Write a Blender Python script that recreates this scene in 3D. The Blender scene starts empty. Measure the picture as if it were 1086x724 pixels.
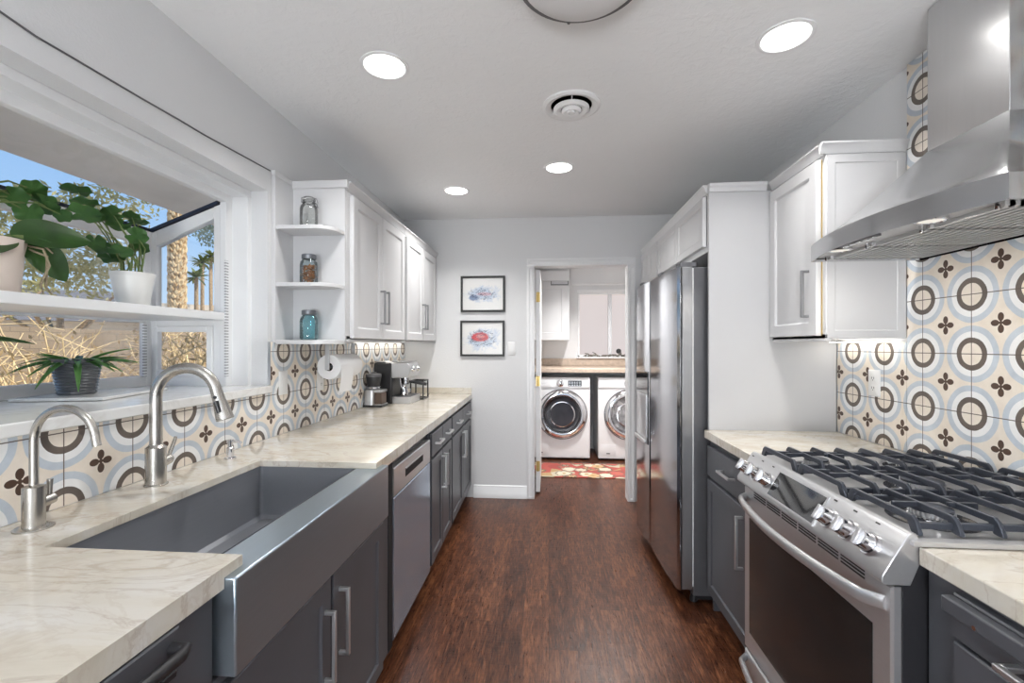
import bpy, bmesh, math, random
from mathutils import Vector, Matrix
sc = bpy.context.scene
COL = sc.collection
PI = math.pi
R = math.radians
# ------------------------------------------------------------------ camera, world, sun, lights, exposure
cam_d = bpy.data.cameras.new('camera'); cam = bpy.data.objects.new('camera', cam_d); COL.objects.link(cam)
cam.location = (0, 0, 1.34); cam.rotation_euler = (R(90), 0, math.atan(39 / 485.0))
cam_d.sensor_width = 36; cam_d.lens = 485.0 / 1086 * 36; cam_d.shift_y = 4.0 / 1086; cam_d.clip_start = 0.02; cam_d.clip_end = 400
sc.camera = cam
sc.view_settings.view_transform = 'Standard'; sc.view_settings.look = 'None'
sc.view_settings.exposure = 0.0; sc.view_settings.gamma = 1.0; sc.view_settings.use_curve_mapping = False
SUN_STRENGTH, SKY_STRENGTH = 6.0, 1.12
CAN_POWER, LAUNDRY_FILL_POWER, REAR_FILL_POWER, FILL_GLOW = 6.5, 35.0, 5.0, 62.0  # all but the can power drive added fill lamps

w = bpy.data.worlds.new('sky'); sc.world = w; w.use_nodes = True
nt = w.node_tree; nt.nodes.clear()
wo = nt.nodes.new('ShaderNodeOutputWorld'); bg = nt.nodes.new('ShaderNodeBackground')
tc = nt.nodes.new('ShaderNodeTexCoord'); sep = nt.nodes.new('ShaderNodeSeparateXYZ'); cr = nt.nodes.new('ShaderNodeValToRGB')
nt.links.new(tc.outputs['Generated'], sep.inputs[0]); nt.links.new(sep.outputs['Z'], cr.inputs[0])
e = cr.color_ramp.elements
e[0].position = 0.0; e[0].color = (.60, .76, .93, 1); e[1].position = .75; e[1].color = (.10, .26, .66, 1)
x = e.new(.22); x.color = (.36, .58, .90, 1); x = e.new(.45); x.color = (.21, .42, .80, 1)
cn = nt.nodes.new('ShaderNodeTexNoise'); cn.inputs['Scale'].default_value = 2.2; cn.inputs['Detail'].default_value = 7
mp = nt.nodes.new('ShaderNodeMapping'); mp.inputs['Scale'].default_value = (1, 1, 3.5)
nt.links.new(tc.outputs['Generated'], mp.inputs[0]); nt.links.new(mp.outputs[0], cn.inputs['Vector'])
c2 = nt.nodes.new('ShaderNodeValToRGB'); c2.color_ramp.elements[0].position = .5; c2.color_ramp.elements[1].position = .8
c2.color_ramp.elements[1].color = (.55, .55, .55, 1)
nt.links.new(cn.outputs['Fac'], c2.inputs[0])
mx = nt.nodes.new('ShaderNodeMixRGB'); mx.inputs[2].default_value = (.80, .86, .95, 1)
nt.links.new(c2.outputs[0], mx.inputs[0]); nt.links.new(cr.outputs[0], mx.inputs[1]); nt.links.new(mx.outputs[0], bg.inputs[0])
bg.inputs[1].default_value = SKY_STRENGTH; nt.links.new(bg.outputs[0], wo.inputs[0])

sun_d = bpy.data.lights.new('sun', 'SUN'); sun_d.energy = SUN_STRENGTH; sun_d.angle = R(.6); sun_d.color = (1, .93, .80)
sun = bpy.data.objects.new('sun', sun_d); COL.objects.link(sun); sun.location = (4, 0, 8)
sun.rotation_euler = Vector((.64, -.02, .77)).to_track_quat('Z', 'Y').to_euler()

# ------------------------------------------------------------------ mesh builder
def TL(a, b, d): return (d, a, b)        # front looks to +x
def TR(a, b, d): return (-d, a, b)       # front looks to -x
def TB(a, b, d): return (a, -d, b)       # front looks to -y
def TI(a, b, d): return (a, b, d)

class MB:
    def __init__(self, T=TI):
        self.bm = bmesh.new(); self.T = T; self.mi = 0
    def v(self, p): return self.bm.verts.new(self.T(*p))
    def f(self, vs):
        try:
            fc = self.bm.faces.new(vs); fc.material_index = self.mi; return fc
        except ValueError: return None
    def box(self, a0, a1, b0, b1, d0, d1):
        vs = [self.v((a, b, d)) for a in (a0, a1) for b in (b0, b1) for d in (d0, d1)]
        for q in ((0, 1, 3, 2), (4, 6, 7, 5), (0, 4, 5, 1), (2, 3, 7, 6), (0, 2, 6, 4), (1, 5, 7, 3)):
            self.f([vs[i] for i in q])
        return self
    def loft(self, loops, cap0=True, cap1=True, closed=True):
        L = [[self.v(p) for p in lp] for lp in loops]
        n = len(L[0])
        for i in range(len(L) - 1):
            for j in range(n if closed else n - 1):
                k = (j + 1) % n
                self.f([L[i][j], L[i][k], L[i + 1][k], L[i + 1][j]])
        if cap0: self.f(L[0][::-1])
        if cap1: self.f(L[-1])
        return self
    def prism(self, poly, d0, d1, perm=(0, 1, 2)):
        def mk(d):
            o = []
            for a, b in poly:
                q = [0, 0, 0]; q[perm[0]] = a; q[perm[1]] = b; q[perm[2]] = d; o.append(tuple(q))
            return o
        return self.loft([mk(d0), mk(d1)])
    def tube(self, pts, r, seg=12, cap=True):
        pts = [Vector(p) for p in pts]; n = len(pts)
        rr = r if isinstance(r, (list, tuple)) else [r] * n
        t0 = (pts[1] - pts[0]).normalized()
        ref = Vector((0, 0, 1)) if abs(t0.z) < .9 else Vector((1, 0, 0))
        u = t0.cross(ref).normalized(); loops = []
        for i in range(n):
            t = (pts[min(i + 1, n - 1)] - pts[max(i - 1, 0)]).normalized()
            u = (u - t * u.dot(t)).normalized(); b = t.cross(u)
            loops.append([tuple(pts[i] + (u * math.cos(2 * PI * k / seg) + b * math.sin(2 * PI * k / seg)) * rr[i]) for k in range(seg)])
        return self.loft(loops, cap, cap)
    def cyl(self, p0, p1, r, r2=None, seg=24): return self.tube([p0, p1], [r, r if r2 is None else r2], seg)
    def lathe(self, prof, c=(0, 0, 0), axis=2, seg=32, cap=True, flip=1):
        loops = []
        i, j = [(1, 2), (2, 0), (0, 1)][axis]
        for r, h in prof:
            lp = []
            for k in range(seg):
                q = list(c); q[i] += r * math.cos(2 * PI * k / seg); q[j] += r * math.sin(2 * PI * k / seg); q[axis] += h * flip
                lp.append(tuple(q))
            loops.append(lp)
        return self.loft(loops, cap, cap)
    def relief(self, a0, a1, b0, b1, rings):
        """a slab whose front is stepped: rings are (inset, height)"""
        self.loft([[(a0 + i, b0 + i, d), (a1 - i, b0 + i, d), (a1 - i, b1 - i, d), (a0 + i, b1 - i, d)] for i, d in rings])
        return self
    def build(self, name, m, parent=None, bevel=0, angle=38, seg=2, loc=None):
        bm = self.bm
        bmesh.ops.recalc_face_normals(bm, faces=bm.faces[:])
        lim = R(angle)
        for fc in bm.faces: fc.smooth = True
        for ed in bm.edges:
            if len(ed.link_faces) == 2:
                if ed.calc_face_angle(0) > lim: ed.smooth = False
        me = bpy.data.meshes.new(name); bm.to_mesh(me); bm.free()
        for q in (m if isinstance(m, (list, tuple)) else [m]): me.materials.append(q)
        o = bpy.data.objects.new(name, me); COL.objects.link(o)
        if parent: o.parent = parent
        if loc: o.location = loc
        if bevel:
            b = o.modifiers.new('bevel', 'BEVEL'); b.width = bevel; b.segments = seg; b.limit_method = 'ANGLE'; b.angle_limit = R(40)
        return o

def thing(name, label, cat, loc=(0, 0, 0), rotz=0, group=None):
    o = bpy.data.objects.new(name, None); COL.objects.link(o); o.location = loc; o.rotation_euler = (0, 0, rotz); o.empty_display_size = .05
    o['label'] = label; o['category'] = cat
    if group: o['group'] = group
    return o
def tag(o, label, cat, group=None, kind=None):
    o['label'] = label; o['category'] = cat
    if group: o['group'] = group
    if kind: o['kind'] = kind
    return o
def struct(o): o['kind'] = 'structure'; return o
def empty_struct(name, loc=(0, 0, 0)):
    o = bpy.data.objects.new(name, None); COL.objects.link(o); o.location = loc; o['kind'] = 'structure'; return o
def dup(root, loc=None, rotz=None, label=None):
    r = root.copy(); COL.objects.link(r)
    if loc is not None: r.location = loc
    if rotz is not None: r.rotation_euler = (0, 0, rotz)
    if label: r['label'] = label
    for ch in list(root.children):
        c = ch.copy(); COL.objects.link(c); c.parent = r
        for g in ch.children:
            d = g.copy(); COL.objects.link(d); d.parent = c
    return r

# ------------------------------------------------------------------ node helpers and materials
class NT:
    def __init__(self, name):
        self.m = bpy.data.materials.new(name); self.m.use_nodes = True
        self.t = self.m.node_tree; self.t.nodes.clear()
        self.out = self.n('ShaderNodeOutputMaterial')
    def n(self, k): return self.t.nodes.new(k)
    def l(self, a, b): self.t.links.new(a, b)
    def put(self, s, v):
        if hasattr(v, 'is_linked') or hasattr(v, 'links'): self.l(v, s)
        else: s.default_value = v
    def M(self, op, a, b=None, c=None):
        n = self.n('ShaderNodeMath'); n.operation = op
        for i, q in enumerate((a, b, c)):
            if q is not None: self.put(n.inputs[i], q)
        return n.outputs[0]
    def coord(self, kind='Object'): return self.n('ShaderNodeTexCoord').outputs[kind]
    def xyz(self, vec):
        s = self.n('ShaderNodeSeparateXYZ'); self.l(vec, s.inputs[0]); return s.outputs
    def mapping(self, vec, scale=(1, 1, 1), rot=(0, 0, 0), loc=(0, 0, 0)):
        m = self.n('ShaderNodeMapping'); m.inputs['Scale'].default_value = scale; m.inputs['Rotation'].default_value = rot; m.inputs['Location'].default_value = loc
        self.l(vec, m.inputs[0]); return m.outputs[0]
    def noise(self, vec, scale=5, detail=4, rough=.5, dist=0, out='Fac'):
        n = self.n('ShaderNodeTexNoise'); n.inputs['Scale'].default_value = scale; n.inputs['Detail'].default_value = detail
        n.inputs['Roughness'].default_value = rough; n.inputs['Distortion'].default_value = dist; self.l(vec, n.inputs['Vector']); return n.outputs[out]
    def voro(self, vec, scale, out='Distance', feature='F1'):
        n = self.n('ShaderNodeTexVoronoi'); n.feature = feature; n.inputs['Scale'].default_value = scale; self.l(vec, n.inputs['Vector']); return n.outputs[out]
    def ramp(self, fac, stops, interp='LINEAR'):
        r = self.n('ShaderNodeValToRGB'); el = r.color_ramp.elements; r.color_ramp.interpolation = interp
        while len(el) < len(stops): el.new(.5)
        for q, (p, c) in zip(el, stops): q.position = p; q.color = (c[0], c[1], c[2], 1) if len(c) == 3 else c
        self.l(fac, r.inputs[0]); return r.outputs[0]
    def mix(self, fac, a, b, mode='MIX'):
        n = self.n('ShaderNodeMixRGB'); n.blend_type = mode
        self.put(n.inputs[0], fac)
        for i, q in ((1, a), (2, b)):
            if isinstance(q, tuple): n.inputs[i].default_value = (q[0], q[1], q[2], 1)
            else: self.l(q, n.inputs[i])
        return n.outputs[0]
    def bump(self, h, strength=.2, dist=.01):
        n = self.n('ShaderNodeBump'); n.inputs['Strength'].default_value = strength; n.inputs['Distance'].default_value = dist; self.l(h, n.inputs['Height']); return n.outputs[0]
    def bsdf(self, col=(.8, .8, .8), rough=.5, metal=0, normal=None, coat=0, emis=None, estr=0, trans=0, ior=None, spec=None, aniso=0, coat_rough=None):
        b = self.n('ShaderNodeBsdfPrincipled')
        if isinstance(col, tuple): b.inputs['Base Color'].default_value = (col[0], col[1], col[2], 1)
        else: self.l(col, b.inputs['Base Color'])
        self.put(b.inputs['Roughness'], rough); self.put(b.inputs['Metallic'], metal)
        if normal is not None: self.l(normal, b.inputs['Normal'])
        b.inputs['Coat Weight'].default_value = coat
        if coat_rough is not None: b.inputs['Coat Roughness'].default_value = coat_rough
        b.inputs['Transmission Weight'].default_value = trans; b.inputs['Anisotropic'].default_value = aniso
        if ior: b.inputs['IOR'].default_value = ior
        if spec is not None: b.inputs['Specular IOR Level'].default_value = spec
        if emis: b.inputs['Emission Color'].default_value = (*emis, 1); b.inputs['Emission Strength'].default_value = estr
        self.l(b.outputs[0], self.out.inputs[0]); return b

def simple(name, col, rough=.5, metal=0, var=.06, scale=6, bump=0, bscale=60, coat=0, **k):
    n = NT(name); c = n.coord(); nz = n.noise(c, scale, 5)
    a = tuple(q * (1 - var) for q in col); b = tuple(min(1, q * (1 + var)) for q in col)
    cc = n.ramp(nz, [(.3, a), (.7, b)])
    nm = n.bump(n.noise(c, bscale, 3), bump, .002) if bump else None
    rr = rough
    n.bsdf(cc, rr, metal, nm, coat, **k); return n.m

def plaster(name, col, scale, strength, dist=.004):
    n = NT(name); c = n.coord()
    h1 = n.noise(c, scale, 5, .6, .6); h = n.ramp(h1, [(.42, (0, 0, 0)), (.6, (1, 1, 1))])
    n.bsdf(n.ramp(n.noise(c, 1.3, 3), [(.3, tuple(q * .97 for q in col)), (.7, col)]), .75, 0, n.bump(h, strength, dist), spec=.25); return n.m

def brushed(name, col, rough, axis, metal=1.0, stretch=45, amt=.035):
    """brushed metal, grain along axis"""
    n = NT(name); c = n.coord(); s = [stretch] * 3; s[axis] = 1.2
    g = n.noise(n.mapping(c, tuple(s)), 3, 3, .6)
    big = n.noise(c, 2.5, 3)
    cc = n.ramp(n.M('ADD', n.M('MULTIPLY', g, .6), n.M('MULTIPLY', big, .4)), [(.3, tuple(q * (1 - amt) for q in col)), (.7, tuple(min(1, q * (1 + amt)) for q in col))])
    n.bsdf(cc, rough, metal); return n.m

M = {}
M['wall'] = plaster('wall_paint', (.73, .735, .745), 90, .12)
M['ceiling'] = plaster('ceiling_texture', (.885, .895, .905), 26, .20, .005)
M['trim'] = simple('white_trim', (.82, .825, .835), .35, var=.02)
M['white_cab'] = simple('white_cabinet_paint', (.655, .655, .665), .36, var=.01)
M['shaded_panel'] = simple('shaded_white_paint', (.53, .53, .54), .4, var=.01)  # cabinet white darkened against the fill lantern; hood shade put into end panel
M['dark_cab'] = simple('charcoal_cabinet_paint', (.080, .083, .094), .36, var=.08)
M['dark_gap'] = simple('dark_void', (.012, .012, .014), .7)
M['black_plastic'] = simple('black_plastic', (.022, .022, .025), .35)
M['white_plastic'] = simple('white_plastic', (.82, .82, .82), .3, var=.02)
M['steel_y'] = brushed('brushed_steel_along', (.60, .60, .61), .29, 1, .75)
M['steel_z'] = brushed('brushed_steel_upright', (.58, .58, .59), .30, 2, .8)
M['steel_sink'] = brushed('sink_steel', (.28, .29, .315), .36, 1, .5)
M['steel_apron'] = brushed('apron_steel', (.36, .42, .47), .28, 1, .82)
M['steel_liner'] = brushed('door_edge_steel', (.40, .40, .41), .35, 2, .9)
M['steel_hood'] = brushed('hood_steel', (.56, .56, .565), .19, 1, 1.0)
M['steel_chimney'] = brushed('chimney_steel', (.62, .62, .625), .22, 2, 1.0)
M['steel_under'] = brushed('hood_underside_steel', (.55, .55, .55), .35, 1, .45)
M['steel_dark'] = brushed('smoky_steel', (.37, .44, .54), .13, 2, .62)
M['nickel'] = brushed('brushed_nickel', (.50, .48, .45), .27, 2, stretch=60)
M['chrome'] = simple('chrome', (.74, .74, .76), .07, 1.0, var=.03)
M['pull'] = simple('satin_pull', (.66, .66, .67), .33, .9)
M['pull_grey'] = simple('grey_pull', (.30, .30, .31), .4, .8)
M['bowl'] = simple('black_enamel', (.03, .031, .035), .16, coat=.5)
M['iron'] = simple('cast_iron', (.048, .054, .070), .38, .3, bump=.25, bscale=220, var=.2)
M['brass'] = simple('brass', (.55, .40, .16), .3, 1.0)
M['frame_black'] = simple('black_frame', (.02, .02, .02), .4)
M['grey_metal'] = simple('grey_metal', (.16, .16, .17), .45, .6)
M['appliance_white'] = simple('appliance_white', (.80, .80, .81), .2, coat=.4, var=.01)
M['laminate'] = simple('beige_laminate', (.50, .40, .32), .35, var=.12, scale=30)
M['paper'] = simple('paper_towel', (.84, .84, .85), .9, bump=.35, bscale=130, var=.02)
M['card'] = simple('cardboard', (.10, .09, .07), .9)
M['zinc'] = simple('zinc_lid', (.22, .23, .25), .45, .8)
M['soil'] = simple('potting_soil', (.05, .035, .025), .95, bump=.5)
M['terracotta'] = simple('pale_clay_pot', (.70, .60, .53), .6, var=.08)
M['white_pot'] = simple('white_ceramic', (.80, .79, .76), .35, var=.02)
M['dark_pot'] = simple('dark_ribbed_ceramic', (.085, .09, .10), .25, var=.1, coat=.4)
M['bark'] = simple('bark', (.33, .24, .15), .9, var=.4, scale=12, bump=.8, bscale=30)
M['dry'] = simple('dry_branch', (.76, .57, .32), .8, var=.35, scale=15)
M['stem'] = simple('plant_stem', (.16, .22, .07), .6, var=.3)
M['root'] = simple('aerial_root', (.30, .25, .16), .8, var=.3)
M['stucco_out'] = simple('beige_stucco', (.60, .53, .44), .9, bump=.4, bscale=60, var=.06)
M['eave'] = simple('eave_stucco', (.86, .85, .82), .9, bump=.3, bscale=40, var=.1, scale=2.5)
M['ground'] = simple('desert_gravel', (.66, .54, .41), .95, bump=.6, bscale=30, var=.25, scale=20)
M['roof_grey'] = simple('grey_shingle', (.15, .15, .16), .9, bump=.5, var=.2)
M['dark_seal'] = simple('dark_blue_seal', (.012, .022, .055), .5)
M['rubber'] = simple('black_rubber', (.015, .015, .015), .6)
M['mat_board'] = simple('mat_board', (.80, .80, .79), .8, var=.01)
M['red_plastic'] = simple('brown_dish', (.12, .08, .06), .5)

def leafmat(name, c1, c2):
    n = NT(name); c = n.coord(); nz = n.noise(c, 14, 4)
    col = n.ramp(nz, [(.3, c1), (.7, c2)])
    d = n.bsdf(col, .38, spec=.4); t = n.n('ShaderNodeBsdfTranslucent'); n.l(n.mix(.5, col, tuple(min(1, q * 1.8) for q in c2)), t.inputs[0])
    mixs = n.n('ShaderNodeMixShader'); mixs.inputs[0].default_value = .35
    n.l(d.outputs[0], mixs.inputs[1]); n.l(t.outputs[0], mixs.inputs[2]); n.l(mixs.outputs[0], n.out.inputs[0]); return n.m
M['leaf_dark'] = leafmat('thick_leaf', (.035, .085, .025), (.06, .15, .035))
M['leaf_mid'] = leafmat('lobed_leaf', (.05, .13, .04), (.10, .23, .06))
M['leaf_gold'] = leafmat('grassy_leaf', (.06, .17, .05), (.14, .30, .09))
M['foliage'] = leafmat('olive_foliage', (.20, .20, .08), (.46, .42, .20))
M['foliage_grey'] = leafmat('grey_green_foliage', (.12, .16, .13), (.24, .28, .22))
M['frond'] = leafmat('palm_frond', (.12, .17, .06), (.28, .32, .13))
M['dry_leaf'] = leafmat('dry_leaf', (.30, .20, .10), (.55, .40, .20))

def glass(name, tint=(1, 1, 1), rough=0.0, ior=1.45, mul=1.0):
    n = NT(name); fr = n.n('ShaderNodeFresnel'); fr.inputs[0].default_value = ior
    tr = n.n('ShaderNodeBsdfTransparent'); gl = n.n('ShaderNodeBsdfGlossy'); gl.inputs['Roughness'].default_value = rough
    nz = n.noise(n.coord(), 3, 2)
    n.l(n.ramp(nz, [(.3, tuple(q * .985 for q in tint)), (.7, tint)]), tr.inputs[0])
    mx = n.n('ShaderNodeMixShader'); n.l(n.M('MULTIPLY', fr.outputs[0], mul), mx.inputs[0]); n.l(tr.outputs[0], mx.inputs[1]); n.l(gl.outputs[0], mx.inputs[2])
    n.l(mx.outputs[0], n.out.inputs[0]); return n.m
M['glass'] = glass('window_glass', (.985, .99, .99), mul=.3)
M['roof_glass'] = glass('clean_roof_glass', (.985, .99, .99), mul=.06)
M['jar_glass'] = glass('clear_jar_glass', (.955, .96, .955), .02, mul=.8)
M['blue_glass'] = glass('aqua_jar_glass', (.80, .935, .955), .03, mul=.8)
M['grey_blue_glass'] = glass('pale_aqua_jar_glass', (.92, .965, .975), .03, mul=.8)
def blackglass(name, col=(.012, .012, .014), rough=.06):
    return simple(name, col, rough, 0, coat=1.0, var=.2, spec=.6)
M['black_glass'] = blackglass('black_glass')
M['oven_glass'] = simple('smoked_oven_glass', (.016, .016, .016), .12, var=.3, spec=.4)
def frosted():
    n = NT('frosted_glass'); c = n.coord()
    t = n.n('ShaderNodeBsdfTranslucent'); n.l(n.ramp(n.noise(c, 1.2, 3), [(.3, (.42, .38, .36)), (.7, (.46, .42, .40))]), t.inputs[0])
    e = n.n('ShaderNodeEmission'); e.inputs[0].default_value = (.95, .86, .83, 1); e.inputs[1].default_value = .47  # emission stands in for daylight through the pane
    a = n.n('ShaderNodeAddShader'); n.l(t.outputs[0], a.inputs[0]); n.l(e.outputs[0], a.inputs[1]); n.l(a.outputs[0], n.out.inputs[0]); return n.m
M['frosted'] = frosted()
def emit(name, col, s):
    n = NT(name); e = n.n('ShaderNodeEmission'); n.l(n.ramp(n.noise(n.coord(), 2, 2), [(.3, col), (.7, tuple(q * .99 for q in col))]), e.inputs[0]); e.inputs[1].default_value = s
    n.l(e.outputs[0], n.out.inputs[0]); return n.m
M['can_glow'] = emit('lamp_lens', (1, .985, .95), 6.0)
M['led'] = emit('led_strip', (1, .95, .86), 7.5)

def tile_mat():
    n = NT('patterned_cement_tile'); c = n.coord(); X = n.xyz(c)
    S = .2013
    u = n.M('DIVIDE', n.M('SUBTRACT', X[1], .0), S); v = n.M('DIVIDE', n.M('SUBTRACT', X[2], .0), S)
    def corner(a): return n.M('ABSOLUTE', n.M('SUBTRACT', n.M('FRACT', n.M('ADD', a, .5)), .5))
    du, dv = corner(u), corner(v)
    wob = n.M('MULTIPLY', n.M('SUBTRACT', n.noise(c, 24, 3), .5), .02)
    r = n.M('ADD', n.M('SQRT', n.M('ADD', n.M('MULTIPLY', du, du), n.M('MULTIPLY', dv, dv))), wob)
    cu, cv = n.M('SUBTRACT', .5, du), n.M('SUBTRACT', .5, dv)
    def ell(a, b, o, ra, rb):
        p = n.M('DIVIDE', n.M('SUBTRACT', a, o), ra); q = n.M('DIVIDE', b, rb)
        return n.M('ADD', n.M('MULTIPLY', p, p), n.M('MULTIPLY', q, q))
    cross = n.M('MINIMUM', ell(cu, cv, .095, .068, .05), ell(cv, cu, .095, .068, .05))
    stem = n.M('MINIMUM', ell(cu, cv, .0, .09, .018), ell(cv, cu, .0, .09, .018))
    cross = n.M('LESS_THAN', n.M('MINIMUM', cross, stem), 1.0)
    pat = n.noise(c, 12, 5, .65)
    beige = n.ramp(pat, [(.25, (.715, .635, .545)), (.75, (.855, .785, .695))])
    blue = n.ramp(pat, [(.25, (.45, .50, .56)), (.75, (.60, .655, .715))])
    white = n.ramp(pat, [(.25, (.76, .765, .77)), (.75, (.88, .88, .88))])
    brown = n.ramp(pat, [(.25, (.095, .08, .073)), (.75, (.175, .14, .118))])
    col = n.mix(n.M('LESS_THAN', r, .475), beige, blue)
    col = n.mix(n.M('LESS_THAN', r, .378), col, white)
    col = n.mix(n.M('LESS_THAN', r, .278), col, brown)
    col = n.mix(n.M('LESS_THAN', r, .188), col, beige)
    col = n.mix(cross, col, (.085, .05, .035))
    g = n.M('LESS_THAN', n.M('MINIMUM', du, dv), .0075)
    col = n.mix(g, col, (.13, .105, .09))
    n.bsdf(col, n.M('MULTIPLY_ADD', g, .4, .32), 0, n.bump(n.M('SUBTRACT', 1.0, g), .3, .002), spec=.4); return n.m
M['tile'] = tile_mat()

def floor_mat():
    n = NT('dark_scraped_wood'); c = n.coord(); X = n.xyz(c)
    W = .127
    pi_ = n.M('FLOOR', n.M('DIVIDE', X[0], W)); pf = n.M('FRACT', n.M('DIVIDE', X[0], W))
    wn = n.n('ShaderNodeTexWhiteNoise'); wn.noise_dimensions = '1D'; n.l(pi_, wn.inputs['W'])
    yo = n.M('ADD', X[1], n.M('MULTIPLY', wn.outputs['Value'], 7.0))
    yi = n.M('FLOOR', n.M('DIVIDE', yo, 1.22)); yf = n.M('FRACT', n.M('DIVIDE', yo, 1.22))
    w2 = n.n('ShaderNodeTexWhiteNoise'); w2.noise_dimensions = '2D'
    cb = n.n('ShaderNodeCombineXYZ'); n.l(pi_, cb.inputs[0]); n.l(yi, cb.inputs[1]); n.l(cb.outputs[0], w2.inputs['Vector'])
    off = n.n('ShaderNodeCombineXYZ'); n.l(X[0], off.inputs[0]); n.l(yo, off.inputs[1]); n.l(n.M('MULTIPLY', w2.outputs['Value'], 9), off.inputs[2])
    g1 = n.noise(n.mapping(off.outputs[0], (20, 2.2, 1)), 3.0, 8, .72, 1.2)
    g2 = n.noise(n.mapping(off.outputs[0], (60, 5, 1)), 3, 5, .65, .5)
    g3 = n.noise(n.mapping(off.outputs[0], (7, 2.4, 1)), 1.6, 4, .6, 2.0)
    g = n.M('ADD', n.M('ADD', n.M('MULTIPLY', g1, .46), n.M('MULTIPLY', g2, .30)), n.M('MULTIPLY', g3, .24))
    g = n.M('ADD', g, n.M('MULTIPLY', n.M('SUBTRACT', w2.outputs['Value'], .5), .06))
    col = n.ramp(g, [(.36, (.017, .006, .004)), (.45, (.044, .0145, .0072)), (.52, (.090, .031, .014)), (.62, (.195, .077, .034))])
    gap = n.M('MAXIMUM', n.M('LESS_THAN', pf, .012), n.M('LESS_THAN', yf, .0014))
    col = n.mix(n.M('MULTIPLY', gap, .6), col, (.012, .006, .004))
    rip = n.noise(n.mapping(off.outputs[0], (6, 26, 1)), 2.0, 3, .5, .6)
    hh = n.M('ADD', n.M('MULTIPLY', g1, .6), n.M('MULTIPLY', rip, .5))
    n.bsdf(col, n.M('MULTIPLY_ADD', g2, .15, .22), 0, n.bump(hh, .25, .006), spec=.32); return n.m
M['floor'] = floor_mat()

def marble_mat():
    n = NT('cream_quartzite'); c = n.coord()
    m1 = n.mapping(c, (1.0, 2.2, 1.0), (0, 0, R(-32)))
    big = n.noise(m1, 2.6, 8, .62, .8)
    v1 = n.M('ABSOLUTE', n.M('SUBTRACT', n.noise(m1, 2.1, 7, .6, 1.6), .5))
    v2 = n.M('ABSOLUTE', n.M('SUBTRACT', n.noise(m1, 5.2, 8, .62, 1.0), .47))
    base = n.ramp(big, [(.30, (.53, .47, .38)), (.50, (.64, .595, .51)), (.70, (.69, .665, .62))])
    col = n.mix(n.M('MULTIPLY', n.M('LESS_THAN', v1, .5), n.ramp(v1, [(.0, (.38,) * 3), (.02, (0,) * 3)])), base, (.36, .27, .20))
    col = n.mix(n.ramp(v2, [(.0, (.22,) * 3), (.035, (0,) * 3)]), col, (.46, .37, .29))
    n.bsdf(col, .14, 0, None, coat=.25, spec=.5, coat_rough=.05); return n.m
M['marble'] = marble_mat()
def ledge_mat():
    n = NT('white_marble'); c = n.coord(); v1 = n.M('ABSOLUTE', n.M('SUBTRACT', n.noise(c, 4, 7, .6, 1.2), .5))
    n.bsdf(n.mix(n.ramp(v1, [(0, (.35,) * 3), (.05, (0,) * 3)]), (.80, .80, .79), (.60, .58, .55)), .18, coat=.3); return n.m
M['ledge'] = ledge_mat()

def slot_mat():
    n = NT('slotted_strip'); X = n.xyz(n.coord())
    f = n.M('ABSOLUTE', n.M('SUBTRACT', n.M('FRACT', n.M('DIVIDE', X[2], .0127)), .5))
    n.bsdf(n.mix(n.M('LESS_THAN', f, .2), (.82, .82, .83), (.30, .30, .31)), .4); return n.m
M['slot'] = slot_mat()
def rug_mat():
    n = NT('floral_rug'); c = n.coord()
    d = n.voro(c, 5.5); col0 = n.voro(c, 5.5, 'Color'); s = n.xyz(n.mapping(col0, (1, 1, 1)))
    ang = n.noise(c, 26, 4, .6, 1.0)
    pet = n.M('ADD', d, n.M('MULTIPLY', n.M('SUBTRACT', ang, .5), .5))
    base = n.ramp(s[0], [(.25, (.36, .075, .06)), (.5, (.36, .24, .12)), (.7, (.42, .38, .28)), (.85, (.30, .06, .05))], 'CONSTANT')
    flo = n.ramp(s[1], [(.2, (.56, .49, .38)), (.5, (.42, .10, .08)), (.75, (.48, .30, .16))], 'CONSTANT')
    col = n.mix(n.M('LESS_THAN', pet, .42), base, flo)
    col = n.mix(n.M('LESS_THAN', n.M('ABSOLUTE', n.M('SUBTRACT', pet, .44)), .035), col, (.12, .10, .07))
    col = n.mix(n.M('LESS_THAN', pet, .14), col, (.30, .22, .08))
    n.bsdf(col, .95, 0, n.bump(n.noise(c, 300, 2), .4, .002)); return n.m
M['rug'] = rug_mat()
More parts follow.
